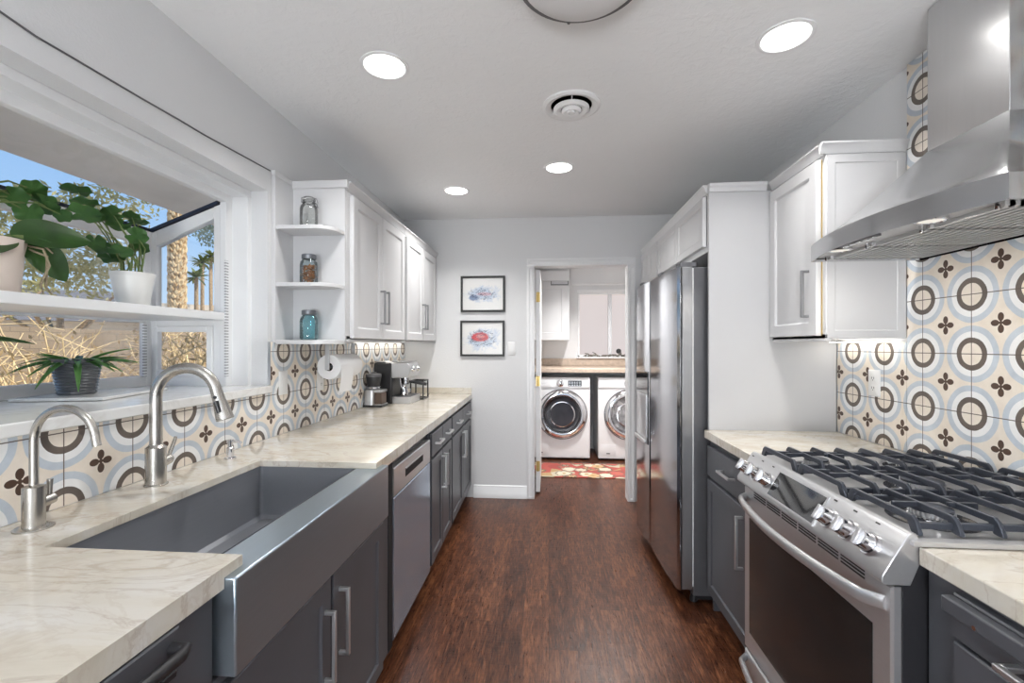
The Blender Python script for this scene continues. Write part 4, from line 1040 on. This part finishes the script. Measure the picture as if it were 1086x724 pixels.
# ------------------------------------------------------------------ paper towel
t = thing('paper_towel_holder', 'metal paper towel holder hung under the end shelf', 'holder', (-1.150, 2.30, 1.2))
MB().box(-.012, .012, -.006, .0, .01, .150).build('arm', M['pull'], t, .002); MB().box(-.012, .012, .312, .318, .01, .150).build('arm', M['pull'], t, .002)
MB().box(-.02, .02, -.006, .318, .150, .156).build('mounting_plate', M['pull'], t, .002)
MB().tube([(0, -.008, .026), (0, .32, .026)], .008, 12).build('rod', M['pull'], t)
t = thing('paper_towel_roll', 'white paper towel roll hanging over the far counter', 'paper towel', (-1.150, 2.315, 1.226))
mb = MB(); 
mb.lathe([(.0215, 0), (.064, 0), (.066, .003), (.066, .277), (.064, .28), (.0215, .28)], axis=1, seg=48, cap=False)
mb.loft([[(.0215 * math.cos(2 * PI * k / 24), 0, .0215 * math.sin(2 * PI * k / 24)) for k in range(24)], [(.0215 * math.cos(2 * PI * k / 24), .28, .0215 * math.sin(2 * PI * k / 24)) for k in range(24)]], False, False)
mb.build('roll', M['paper'], t)
mb = MB()
prof_ = [(.0665, .01), (.0672, -.02), (.0655, -.06), (.060, -.10), (.052, -.135)]
mb.loft([[(a, y, b) for a, b in prof_] + [(a - .0012, y, b) for a, b in prof_[::-1]] for y in (.002, .08, .15)]); mb.build('loose_sheet', M['paper'], t)
MB().lathe([(.0212, 0.001), (.0212, .279), (.019, .279), (.019, .001)], axis=1, seg=24, cap=False).build('core', M['card'], t)

# ------------------------------------------------------------------ coffee grinder and espresso machine
t = thing('coffee_grinder', 'steel burr coffee grinder with dark hopper on the far counter', 'coffee grinder', (-1.212, 3.055, CT))
mb = MB(); mb.box(-.064, .070, -.004, .124, .0, .014); mb.build('base', M['black_plastic'], t, .003)
mb = MB(); mb.loft([rr(-.062, .012, 0, .12, .02, .012), rr(-.060, .012, .0, .12, .02, .10), rr(-.055, .012, .004, .115, .02, .118)]); mb.build('housing', M['steel_z'], t)
mb = MB(); mb.box(.012, .067, .004, .118, .100, .118); mb.build('front_bridge', M['steel_z'], t, .003)
mb = MB(); mb.box(.014, .063, .010, .112, .016, .098); mb.build('grounds_bin', M['smoke'] if 'smoke' in M else M['red_plastic'], t, .006)
MB().box(.012, .069, .002, .12, .012, .02).build('bin_base', M['steel_z'], t, .002)
MB().lathe([(.040, .118), (.046, .125), (.044, .134), (.050, .140)], (-.010, .06, 0), seg=30).build('collar', M['chrome'], t)
MB().lathe([(.040, .140), (.046, .165), (.052, .205), (.052, .214), (.048, .218), (.001, .218)], (-.010, .06, 0), seg=32).build('hopper', M['black_plastic'], t)
MB().lathe([(.0525, .206), (.0535, .216), (.050, .226), (.02, .230), (.018, .238), (.001, .240)], (-.010, .06, 0), seg=32).build('hopper_lid', M['brown_lid'] if 'brown_lid' in M else M['grey_metal'], t)
t = thing('espresso_machine', 'black and steel espresso machine beside the coffee grinder', 'coffee machine', (-1.240, 3.245, CT))
mb = MB(); mb.box(-.034, .105, 0, .26, 0, .30); mb.build('rear_body', M['black_plastic'], t, .012)
mb = MB(); mb.loft([[(.05, 0.003, .185), (.225, .003, .19), (.24, .003, .26), (.22, .003, .298), (.05, .003, .302)], [(.05, .257, .185), (.225, .257, .19), (.24, .257, .26), (.22, .257, .298), (.05, .257, .302)]]); hd_ = mb.build('head', M['steel_z'], t, .006)
mb = MB(); mb.box(-.030, .215, .004, .256, .302, .31); mb.build('cup_tray', M['chrome'], t, .003)
for y in (.075, .185): MB().lathe([(.022, 0), (.020, .012), (.012, .02), (.001, .02)], (.236, y, .25), axis=0, seg=20).build('dial', M['chrome'], hd_)
mb = MB(); mb.box(.10, .24, .005, .255, 0, .05); dt = mb.build('drip_tray', M['steel_z'], t, .004)
MB().box(.108, .234, .012, .248, .05, .054).build('drip_grille', M['grey_metal'], dt)
MB().lathe([(.036, .185), (.036, .165), (.032, .160), (.032, .14), (.02, .132), (.001, .13)], (.165, .13, 0), seg=28).build('group_head', M['chrome'], t)
mb = MB(); mb.tube([(.19, .13, .152), (.22, .13, .150), (.30, .13, .138), (.325, .13, .134)], [.008, .010, .013, .011], 14); mb.build('portafilter_handle', M['black_plastic'], t)
MB().tube([(.15, .035, .19), (.16, .03, .13), (.185, .025, .085)], .005, 10).build('steam_wand', M['chrome'], t)
t = thing('milk_jug', 'small steel milk jug on the espresso machine drip tray', 'jug', (-1.068, 3.315, CT + .0545))
MB().lathe([(.026, 0), (.030, .004), (.030, .03), (.024, .06), (.026, .072), (.0245, .072), (.022, .06), (.027, .03), (.026, .004), (.001, .004)], seg=26).build('jug_body', M['chrome'], t)
MB().tube([(.029, 0, .055), (.045, 0, .05), (.045, 0, .025), (.030, 0, .018)], .003, 8).build('jug_handle', M['chrome'], t)
t = thing('wire_rack', 'small black open-framed rack beyond the espresso machine', 'rack', (-1.030, 3.60, CT))
mb = MB()
for a in (-.055, .045):
    for b in (-.07, .07):
        mb.box(a - .005, a + .005, b - .005, b + .005, 0, .15)
for zz in (.005, .145):
    for b in (-.07, .07): mb.box(-.055, .045, b - .005, b + .005, zz - .005, zz + .005)
    for a in (-.055, .045): mb.box(a - .005, a + .005, -.07, .07, zz - .005, zz + .005)
mb.build('rack_frame', M['frame_black'], t)

# ------------------------------------------------------------------ window plants
def leaf_blade(mb, base, tip, width, nrm, cup=.15, n=9, droop=0.0, shape=1.0):
    base, tip, nrm = Vector(base), Vector(tip), Vector(nrm).normalized()
    ax = tip - base; L = ax.length; ax.normalize(); sd = ax.cross(nrm).normalized(); nn = sd.cross(ax).normalized()
    rows = []
    for i in range(n + 1):
        q = i / n; wv = width * .5 * (math.sin(PI * min(1, q ** shape * .97 + .03)) ** .7) + .0008
        c0 = base + ax * L * q - nn * droop * L * q * q
        rows.append([c0 + sd * wv * s + nn * cup * wv * abs(s) ** 1.5 for s in (-1, -.5, 0, .5, 1)])
    V = [[mb.v(p) for p in r_] for r_ in rows]; V2 = [[mb.v(p - nn * .0012) for p in r_] for r_ in rows]
    for A, fl in ((V, 0), (V2, 1)):
        for i in range(n):
            for j in range(4):
                qd = [A[i][j], A[i][j + 1], A[i + 1][j + 1], A[i + 1][j]]
                mb.f(qd[::-1] if fl else qd)
    for i in range(n):
        for j in (0, 4): mb.f([V[i][j], V[i + 1][j], V2[i + 1][j], V2[i][j]])
    for i in (0, n):
        for j in range(4): mb.f([V[i][j], V[i][j + 1], V2[i][j + 1], V2[i][j]])
def lobed(mb, c, size, nrm, roll, wav=.10):
    c, nrm = Vector(c), Vector(nrm).normalized()
    u = nrm.orthogonal().normalized(); v = nrm.cross(u)
    N = 40; cv, cv2 = mb.v(c - nrm * size * .10), mb.v(c - nrm * (size * .10 + .0015)); rim, mid, rim2 = [], [], []
    for k in range(N):
        a = 2 * PI * k / N; rad = size * .5 * (1 + .055 * math.cos(7 * (a - roll)) + .03 * math.cos(3 * a + roll)) * (1 - .55 * math.exp(-((((a - roll) % (2 * PI)) - PI) / .22) ** 2))
        h = wav * size * math.sin(5 * a + roll) * .5
        dr_ = u * math.cos(a) + v * math.sin(a)
        p = c + dr_ * rad + nrm * h
        rim.append(mb.v(p)); rim2.append(mb.v(p - nrm * .0015)); mid.append(mb.v(c + dr_ * rad * .55 + nrm * (h * .3 - size * .03)))
    for k in range(N):
        q = (k + 1) % N
        mb.f([cv, mid[k], mid[q]]); mb.f([mid[k], rim[k], rim[q], mid[q]]); mb.f([rim[k], rim2[k], rim2[q], rim[q]]); mb.f([rim2[k], cv2, rim2[q]])
EYE = Vector((0, 0, 1.34))
def potted(name, label, loc): return thing(name, label, 'potted plant', loc)
# geranium-like plant in white pot
P = Vector((-1.612, 1.655, 1.487))
t = potted('lobed_leaf_plant', 'scalloped-leaf plant in a white ribbed pot on the window shelf', P)
prof_ = [(.048, 0), (.050, .004)]
for k in range(12): prof_ += [(.052 + k * .0015, .010 + k * .009), (.0512 + k * .0015, .0145 + k * .009)]
prof_ += [(.070, .120), (.072, .128), (.072, .132), (.066, .132), (.064, .110), (.001, .108)]
MB().lathe(prof_, seg=40).build('pot', M['white_pot'], t)
MB().lathe([(.0645, .108), (.06, .114), (.001, .116)], seg=24).build('soil', M['soil'], t)
L = [(-1.65, 1.475, 1.885, 34, .30), (-1.6, 1.459, 1.836, 30, .3), (-1.55, 1.41, 1.782, 34, .45), (-1.625, 1.55, 1.813, 30, .6), (-1.575, 1.534, 1.818, 26, .8), (-1.65, 1.715, 1.837, 29, .4), (-1.6, 1.638, 1.838, 22, .5), (-1.55, 1.607, 1.753, 27, .8),
     (-1.625, 1.697, 1.731, 25, .9), (-1.575, 1.472, 1.701, 22, .8), (-1.65, 1.603, 1.675, 32, .5), (-1.6, 1.519, 1.692, 26, .6), (-1.55, 1.542, 1.683, 28, .6), (-1.62, 1.50, 1.80, 28, .7), (-1.60, 1.585, 1.79, 28, .6)]
random.seed(11)
for (x_, y_, z_, s_, k_) in L:
    c = Vector((x_, y_, z_)); vd = (EYE - c).normalized()
    nr = vd * k_ * .62 + Vector((random.uniform(-.16, .16), random.uniform(-.16, .16), -(1 - k_) - .2))
    nr = -nr
    mb = MB(); lobed(mb, c - P, s_ / 275 * .72, nr, random.uniform(0, 6)); lf = mb.build('leaf', M['leaf_mid'], t)
    a = Vector((random.uniform(-.03, .03), random.uniform(-.03, .03), .11)); b = c - P - nr.normalized() * .004
    md = a * .45 + b * .55 + Vector((random.uniform(-.02, .02), random.uniform(0, .03), .03 if b.z > .25 else .06))
    MB().tube([a, a * .7 + md * .3 + Vector((0, .01, .02)), md, b], [.003, .0028, .0024, .0018], 7).build('stem', M['stem'], t)
# the second lobed plant farther along the shelf
P = Vector((-1.70, 1.02, 1.487))
t = potted('trailing_leaf_plant', 'scalloped-leaf plant behind the broad-leaved orchid at the frame edge', P)
MB().lathe([(.045, 0), (.06, .10), (.06, .11), (.055, .11), (.05, .09), (.001, .09)], seg=30).build('pot', M['white_pot'], t)
for (x_, y_, z_, s_, k_) in [(-1.68, 1.309, 1.809, 27, .5), (-1.68, 1.364, 1.848, 27, .6), (-1.68, 1.395, 1.824, 28, .4), (-1.68, 1.351, 1.771, 27, .8), (-1.68, 1.412, 1.804, 22, .5), (-1.66, 1.20, 1.80, 26, .5), (-1.70, 1.10, 1.78, 28, .5), (-1.66, 1.44, 1.785, 20, .5)]:
    c = Vector((x_, y_, z_)); vd = (EYE - c).normalized(); nr = -(vd * k_ + Vector((random.uniform(-.2, .2), random.uniform(-.2, .2), -(1 - k_))))
    mb = MB(); lobed(mb, c - P, s_ / 265 * .70, nr, random.uniform(0, 6)); mb.build('leaf', M['leaf_mid'], t)
    b = c - P; a = Vector((0, .02, .09)); MB().tube([a, a * .6 + b * .4 + Vector((0, 0, .10)), b * .8 + a * .2 + Vector((0, 0, .06)), b], [.004, .0035, .003, .002], 7).build('stem', M['stem'], t)
# orchid in pale clay pot
P = Vector((-1.60, 1.185, 1.487))
t = potted('orchid', 'broad-leaved orchid in a pale clay pot on the window shelf', P)
MB().lathe([(.060, 0), (.064, .003), (.072, .10), (.078, .155), (.077, .160), (.070, .158), (.066, .14), (.001, .138)], seg=40).build('pot', M['terracotta'], t)
MB().lathe([(.067, .138), (.05, .148), (.001, .150)], seg=20).build('bark_medium', M['bark'], t)
for base, tip, wd, nr in [((-1.56, 1.21, 1.66), (-1.50, 1.395, 1.695), .112, (.66, -.50, .5)), ((-1.55, 1.245, 1.655), (-1.50, 1.315, 1.542), .085, (.75, -.55, .3)), ((-1.57, 1.20, 1.655), (-1.50, 1.095, 1.59), .085, (.7, -.5, .4)),
                          ((-1.60, 1.19, 1.65), (-1.66, 1.05, 1.70), .08, (.1, -.4, .9)), ((-1.61, 1.21, 1.65), (-1.72, 1.30, 1.70), .075, (.1, .2, .9))]:
    mb = MB(); leaf_blade(mb, Vector(base) - P, Vector(tip) - P, wd, nr, .28, 14, .10, .8); mb.build('leaf', M['leaf_dark'], t)
for pts in ([(-1.57, 1.23, 1.64), (-1.52, 1.262, 1.63), (-1.50, 1.262, 1.58), (-1.50, 1.238, 1.52), (-1.50, 1.245, 1.495)], [(-1.57, 1.22, 1.64), (-1.52, 1.272, 1.61), (-1.505, 1.258, 1.55), (-1.50, 1.252, 1.515), (-1.49, 1.262, 1.492)], [(-1.57, 1.24, 1.66), (-1.53, 1.27, 1.645), (-1.51, 1.28, 1.62)]):
    MB().tube([Vector(p) - P for p in pts], [.0035] * (len(pts) - 1) + [.002], 7).build('aerial_root', M['root'], t)
MB().tube([Vector((-1.59, 1.20, 1.64)) - P, Vector((-1.57, 1.215, 1.652)) - P, Vector((-1.55, 1.235, 1.656)) - P], [.012, .014, .010], 10).build('crown', M['stem'], t)
# long-leaf plant whose leaf just enters the frame
P = Vector((-1.62, .98, 1.157))
t = potted('strap_leaf_plant', 'plant with one broad strap leaf entering low at the window edge', P)
MB().lathe([(.05, 0), (.062, .09), (.062, .10), (.056, .10), (.05, .085), (.001, .085)], seg=30).build('pot', M['dark_pot'], t)
for base, tip, wd in [((-1.60, .99, 1.25), (-1.50, 1.225, 1.36), .036), ((-1.63, .97, 1.25), (-1.55, .75, 1.36), .04), ((-1.63, .98, 1.25), (-1.70, 1.05, 1.40), .04)]:
    mb = MB(); b = Vector(base) - P; tp = Vector(tip) - P; mid_ = b * .45 + tp * .55 + Vector((0, 0, .05))
    leaf_blade(mb, b, mid_, wd * .8, (.3, -.1, 1), .2, 8, 0, .5); leaf_blade(mb, mid_ - (tp - mid_) * .25, tp, wd, (.4, -.2, 1), .2, 10, .12, .7); mb.build('leaf', M['leaf_dark'], t)
# strappy plant on the marble ledge + tray
tray = MB(); c0 = Vector((-1.645, 1.545, 1.1575)); 
tray.loft([[(-.135, -.185, z), (.135, -.185, z), (.135, .185, z), (-.135, .185, z)] for z in (0, .010)])
o = tray.build('marble_tray', M['ledge'], None, .002, loc=c0); o.rotation_euler = (0, 0, R(14)); tag(o, 'thin stone tray on the window ledge under the dark ribbed pot', 'tray')
P = Vector((-1.665, 1.49, 1.168))
t = potted('spiky_leaf_plant', 'spiky green plant in a dark ribbed pot on the ledge tray', P)
prof_ = [(.052, 0), (.054, .003)]
for k in range(11): prof_ += [(.0545 + k * .0016, .008 + k * .010), (.0520 + k * .0016, .013 + k * .010)]
prof_ += [(.0725, .119), (.0725, .125), (.067, .125), (.064, .108), (.001, .106)]
MB().lathe(prof_, seg=44).build('pot', M['dark_pot'], t)
MB().lathe([(.0645, .106), (.06, .110), (.001, .114)], seg=24).build('soil', M['soil'], t)
random.seed(23)
for k in range(40):
    a = 2 * PI * k / 40 + random.uniform(-.2, .2); L_ = random.uniform(.08, .165); up = random.uniform(-.1, .6)
    b = Vector((.03 * math.cos(a), .03 * math.sin(a), .112)); dd = Vector((math.cos(a), math.sin(a), up)).normalized()
    if dd.x < -.5: L_ *= .7
    mb = MB(); leaf_blade(mb, b, b + dd * L_, .020, (0, 0, 1) if abs(dd.z) < .9 else (1, 0, 0), .5, 8, random.uniform(.15, .6), .6); mb.build('leaf', M['leaf_gold'], t)

# ------------------------------------------------------------------ outside
struct(MB().box(-90, -1.46, -40, 95, -.25, -.15).build('ground_outside', M['ground']))
struct(MB().box(-6.4, -6.2, -6, 14, -.16, 1.56).build('wall_garden', M['block']))
def cards(mb, c, rad, n, s, flat=1.0):
    for k in range(n):
        d = Vector((random.gauss(0, 1), random.gauss(0, 1), random.gauss(0, 1) * flat)).normalized() * (random.random() ** .4)
        p = Vector(c) + Vector((d.x * rad[0], d.y * rad[1], d.z * rad[2]))
        u = Vector((random.gauss(0, 1), random.gauss(0, 1), random.gauss(0, 1))).normalized(); v = u.orthogonal().normalized(); L_ = s * random.uniform(.6, 1.4)
        mb.f([mb.v(p - u * L_), mb.v(p + v * L_ * .35), mb.v(p + u * L_), mb.v(p - v * L_ * .35)])
random.seed(5)
# big date palm trunk
t = thing('palm_tree', 'thick rough palm trunk close outside the side pane', 'palm tree', (-9.41, 10.90, -.15))
mb = MB(); mb.lathe([(.22, 0), (.175, .6), (.15, 4), (.15, 8.6), (.1, 9)], seg=20)
for k in range(560):
    a = k * 2.39996; z = .3 + 8.0 * k / 560; p = Vector((.14 * math.cos(a), .14 * math.sin(a), z)); o_ = Vector((math.cos(a), math.sin(a), 0))
    mb.tube([p, p + o_ * .035 + Vector((0, 0, .05)), p + o_ * .055 + Vector((0, 0, .13))], [.055, .045, .018], 5)
mb.build('trunk', M['trunk'], t)
def fronds(mb, c, n, L_, w_):
    for k in range(n):
        a = random.uniform(0, 2 * PI); el = random.uniform(-.5, 1.2); d = Vector((math.cos(a) * math.cos(el), math.sin(a) * math.cos(el), math.sin(el)))
        leaf_blade(mb, c, Vector(c) + d * L_ * random.uniform(.8, 1.1), w_, (0, 0, 1) if abs(d.z) < .95 else (1, 0, 0), .3, 5, .25)
mb = MB(); fronds(mb, (0, 0, 8.9), 40, 2.6, .5); mb.build('crown', M['frond'], t)
for (x_, y_, h_, lab) in [(-26.6, 32.6, 6.6, 'slim distant fan palm, shortest of the three outside'), (-28.6, 35.7, 8.3, 'slim distant fan palm, middle of the three outside'), (-31.5, 40.4, 9.8, 'slim distant fan palm, tallest of the three outside')]:
    t = thing('palm_tree', lab, 'palm tree', (x_, y_, -.15))
    MB().lathe([(.20, 0), (.15, 2), (.13, h_)], seg=8).build('trunk', M['bark'], t)
    mb = MB(); fronds(mb, (0, 0, h_), 46, .85 + h_ * .015, .26); mb.build('crown', M['frond'], t)
def tree(loc, h, rad, n, s, label, mat, trunk_r=.12, branches=5):
    t = thing('tree', label, 'tree', loc)
    mb = MB(); mb.tube([(0, 0, 0), (.1, .05, h * .4), (0, .1, h * .7)], [trunk_r, trunk_r * .8, trunk_r * .5], 8)
    for k in range(branches):
        a = 2 * PI * k / branches; mb.tube([(.08, .05, h * .36), (rad[0] * .4 * math.cos(a), rad[1] * .4 * math.sin(a), h * .62), (rad[0] * .8 * math.cos(a), rad[1] * .8 * math.sin(a), h * .85)], [trunk_r * .55, trunk_r * .35, .02], 6)
    mb.build('trunk', M['bark'], t)
    mb = MB()
    for k in range(14):
        q = Vector((random.gauss(0, .45), random.gauss(0, .45), random.gauss(0, .35))); cards(mb, (q.x * rad[0], q.y * rad[1], h + q.z * rad[2]), (rad[0] * .45, rad[1] * .45, rad[2] * .4), n // 14, s)
    mb.build('crown', mat, t)
tree((-13.6, 11.6, -.15), 3.9, (3.0, 2.4, 1.9), 4200, .09, 'olive-leaved spreading tree beyond the garden wall', M['foliage'])
tree((-10.2, 6.9, -.15), 3.0, (1.6, 1.6, 1.1), 1500, .06, 'pale yellow-green tree close behind the garden wall', M['foliage'], .08)
tree((-23.4, 29.8, -.15), 9.6, (2.0, 2.0, 1.2), 1500, .13, 'grey-green tall tree above the distant palms', M['foliage_grey'], .12, 0)
# neighbours
t = thing('house', 'flat-roofed beige house beyond the palm trunk', 'house', (-34.0, 41.5, -.15), R(40))
MB().box(-9, 6, 0, 6, 0, 4.9).build('walls', M['stucco_out'], t); MB().box(-9.3, 6.3, -.3, 6.3, 4.9, 5.4).build('roof', M['stucco_out'], t)
for a in (-6, -1, 3): MB().box(a, a + 1.4, -.03, .02, 1.0, 2.2).build('window_opening', M['dark_gap'], t)
t = thing('house', 'grey hip-roofed house seen behind the white pot', 'house', (-24.5, 21.5, -.15), R(35))
MB().box(-4, 4, -3, 3, 0, 2.6).build('walls', M['stucco_out'], t)
mb = MB(); mb.loft([[(-4.5, -3.5, 2.6), (4.5, -3.5, 2.6), (4.5, 3.5, 2.6), (-4.5, 3.5, 2.6)], [(-1.6, -.1, 4.3), (1.6, -.1, 4.3), (1.6, .1, 4.3), (-1.6, .1, 4.3)]]); mb.build('roof', M['roof_grey'], t)
# dry shrubs between the window and the wall
def shrub(x_, y_, label, n=42, h=1.7, spread=.9, leaves=220, mat='dry_leaf'):
    t = thing('dry_shrub', label, 'shrub', (x_, y_, -.15), 0, 'dry shrubs along the garden wall')
    mb = MB()
    for k in range(n):
        a = random.uniform(0, 2 * PI); r1 = random.uniform(.2, 1.0) * spread; hh = h * random.uniform(.55, 1.1)
        p0 = Vector((random.gauss(0, .08), random.gauss(0, .08), 0)); p3 = Vector((r1 * math.cos(a), r1 * math.sin(a), hh))
        p1 = p0.lerp(p3, .35) + Vector((random.gauss(0, .06), random.gauss(0, .06), hh * .22)); p2 = p0.lerp(p3, .7) + Vector((random.gauss(0, .1), random.gauss(0, .1), hh * .18))
        th = random.uniform(.006, .015); mb.tube([p0, p1, p2, p3], [th, th * .8, th * .55, .003], 5)
        for q in range(3):
            b = p1.lerp(p3, random.random()); e_ = b + Vector((random.gauss(0, .22), random.gauss(0, .22), random.gauss(.02, .16))); mb.tube([b, (b + e_) / 2 + Vector((0, 0, .03)), e_], [.005, .004, .002], 4)
    mb.build('branches', M['dry'], t)
    mb = MB(); cards(mb, (0, 0, h * .75), (spread, spread, h * .42), leaves, .028); mb.build('leaves', M[mat], t)
shrub(-4.4, 2.6, 'bare tan shrub behind the spiky ledge plant'); shrub(-5.0, 4.2, 'bare tan shrub outside the front pane next to its far corner'); shrub(-5.0, 5.9, 'bare tan shrub farther along the garden wall', 50)
shrub(-3.2, 4.0, 'golden twiggy shrub filling the small awning pane', 70, 1.55, .8, 700); shrub(-4.1, 7.2, 'golden twiggy shrub behind the one at the awning pane', 70, 1.65, .9, 900); shrub(-4.5, .6, 'bare tan shrub at the frame edge outside', 40)
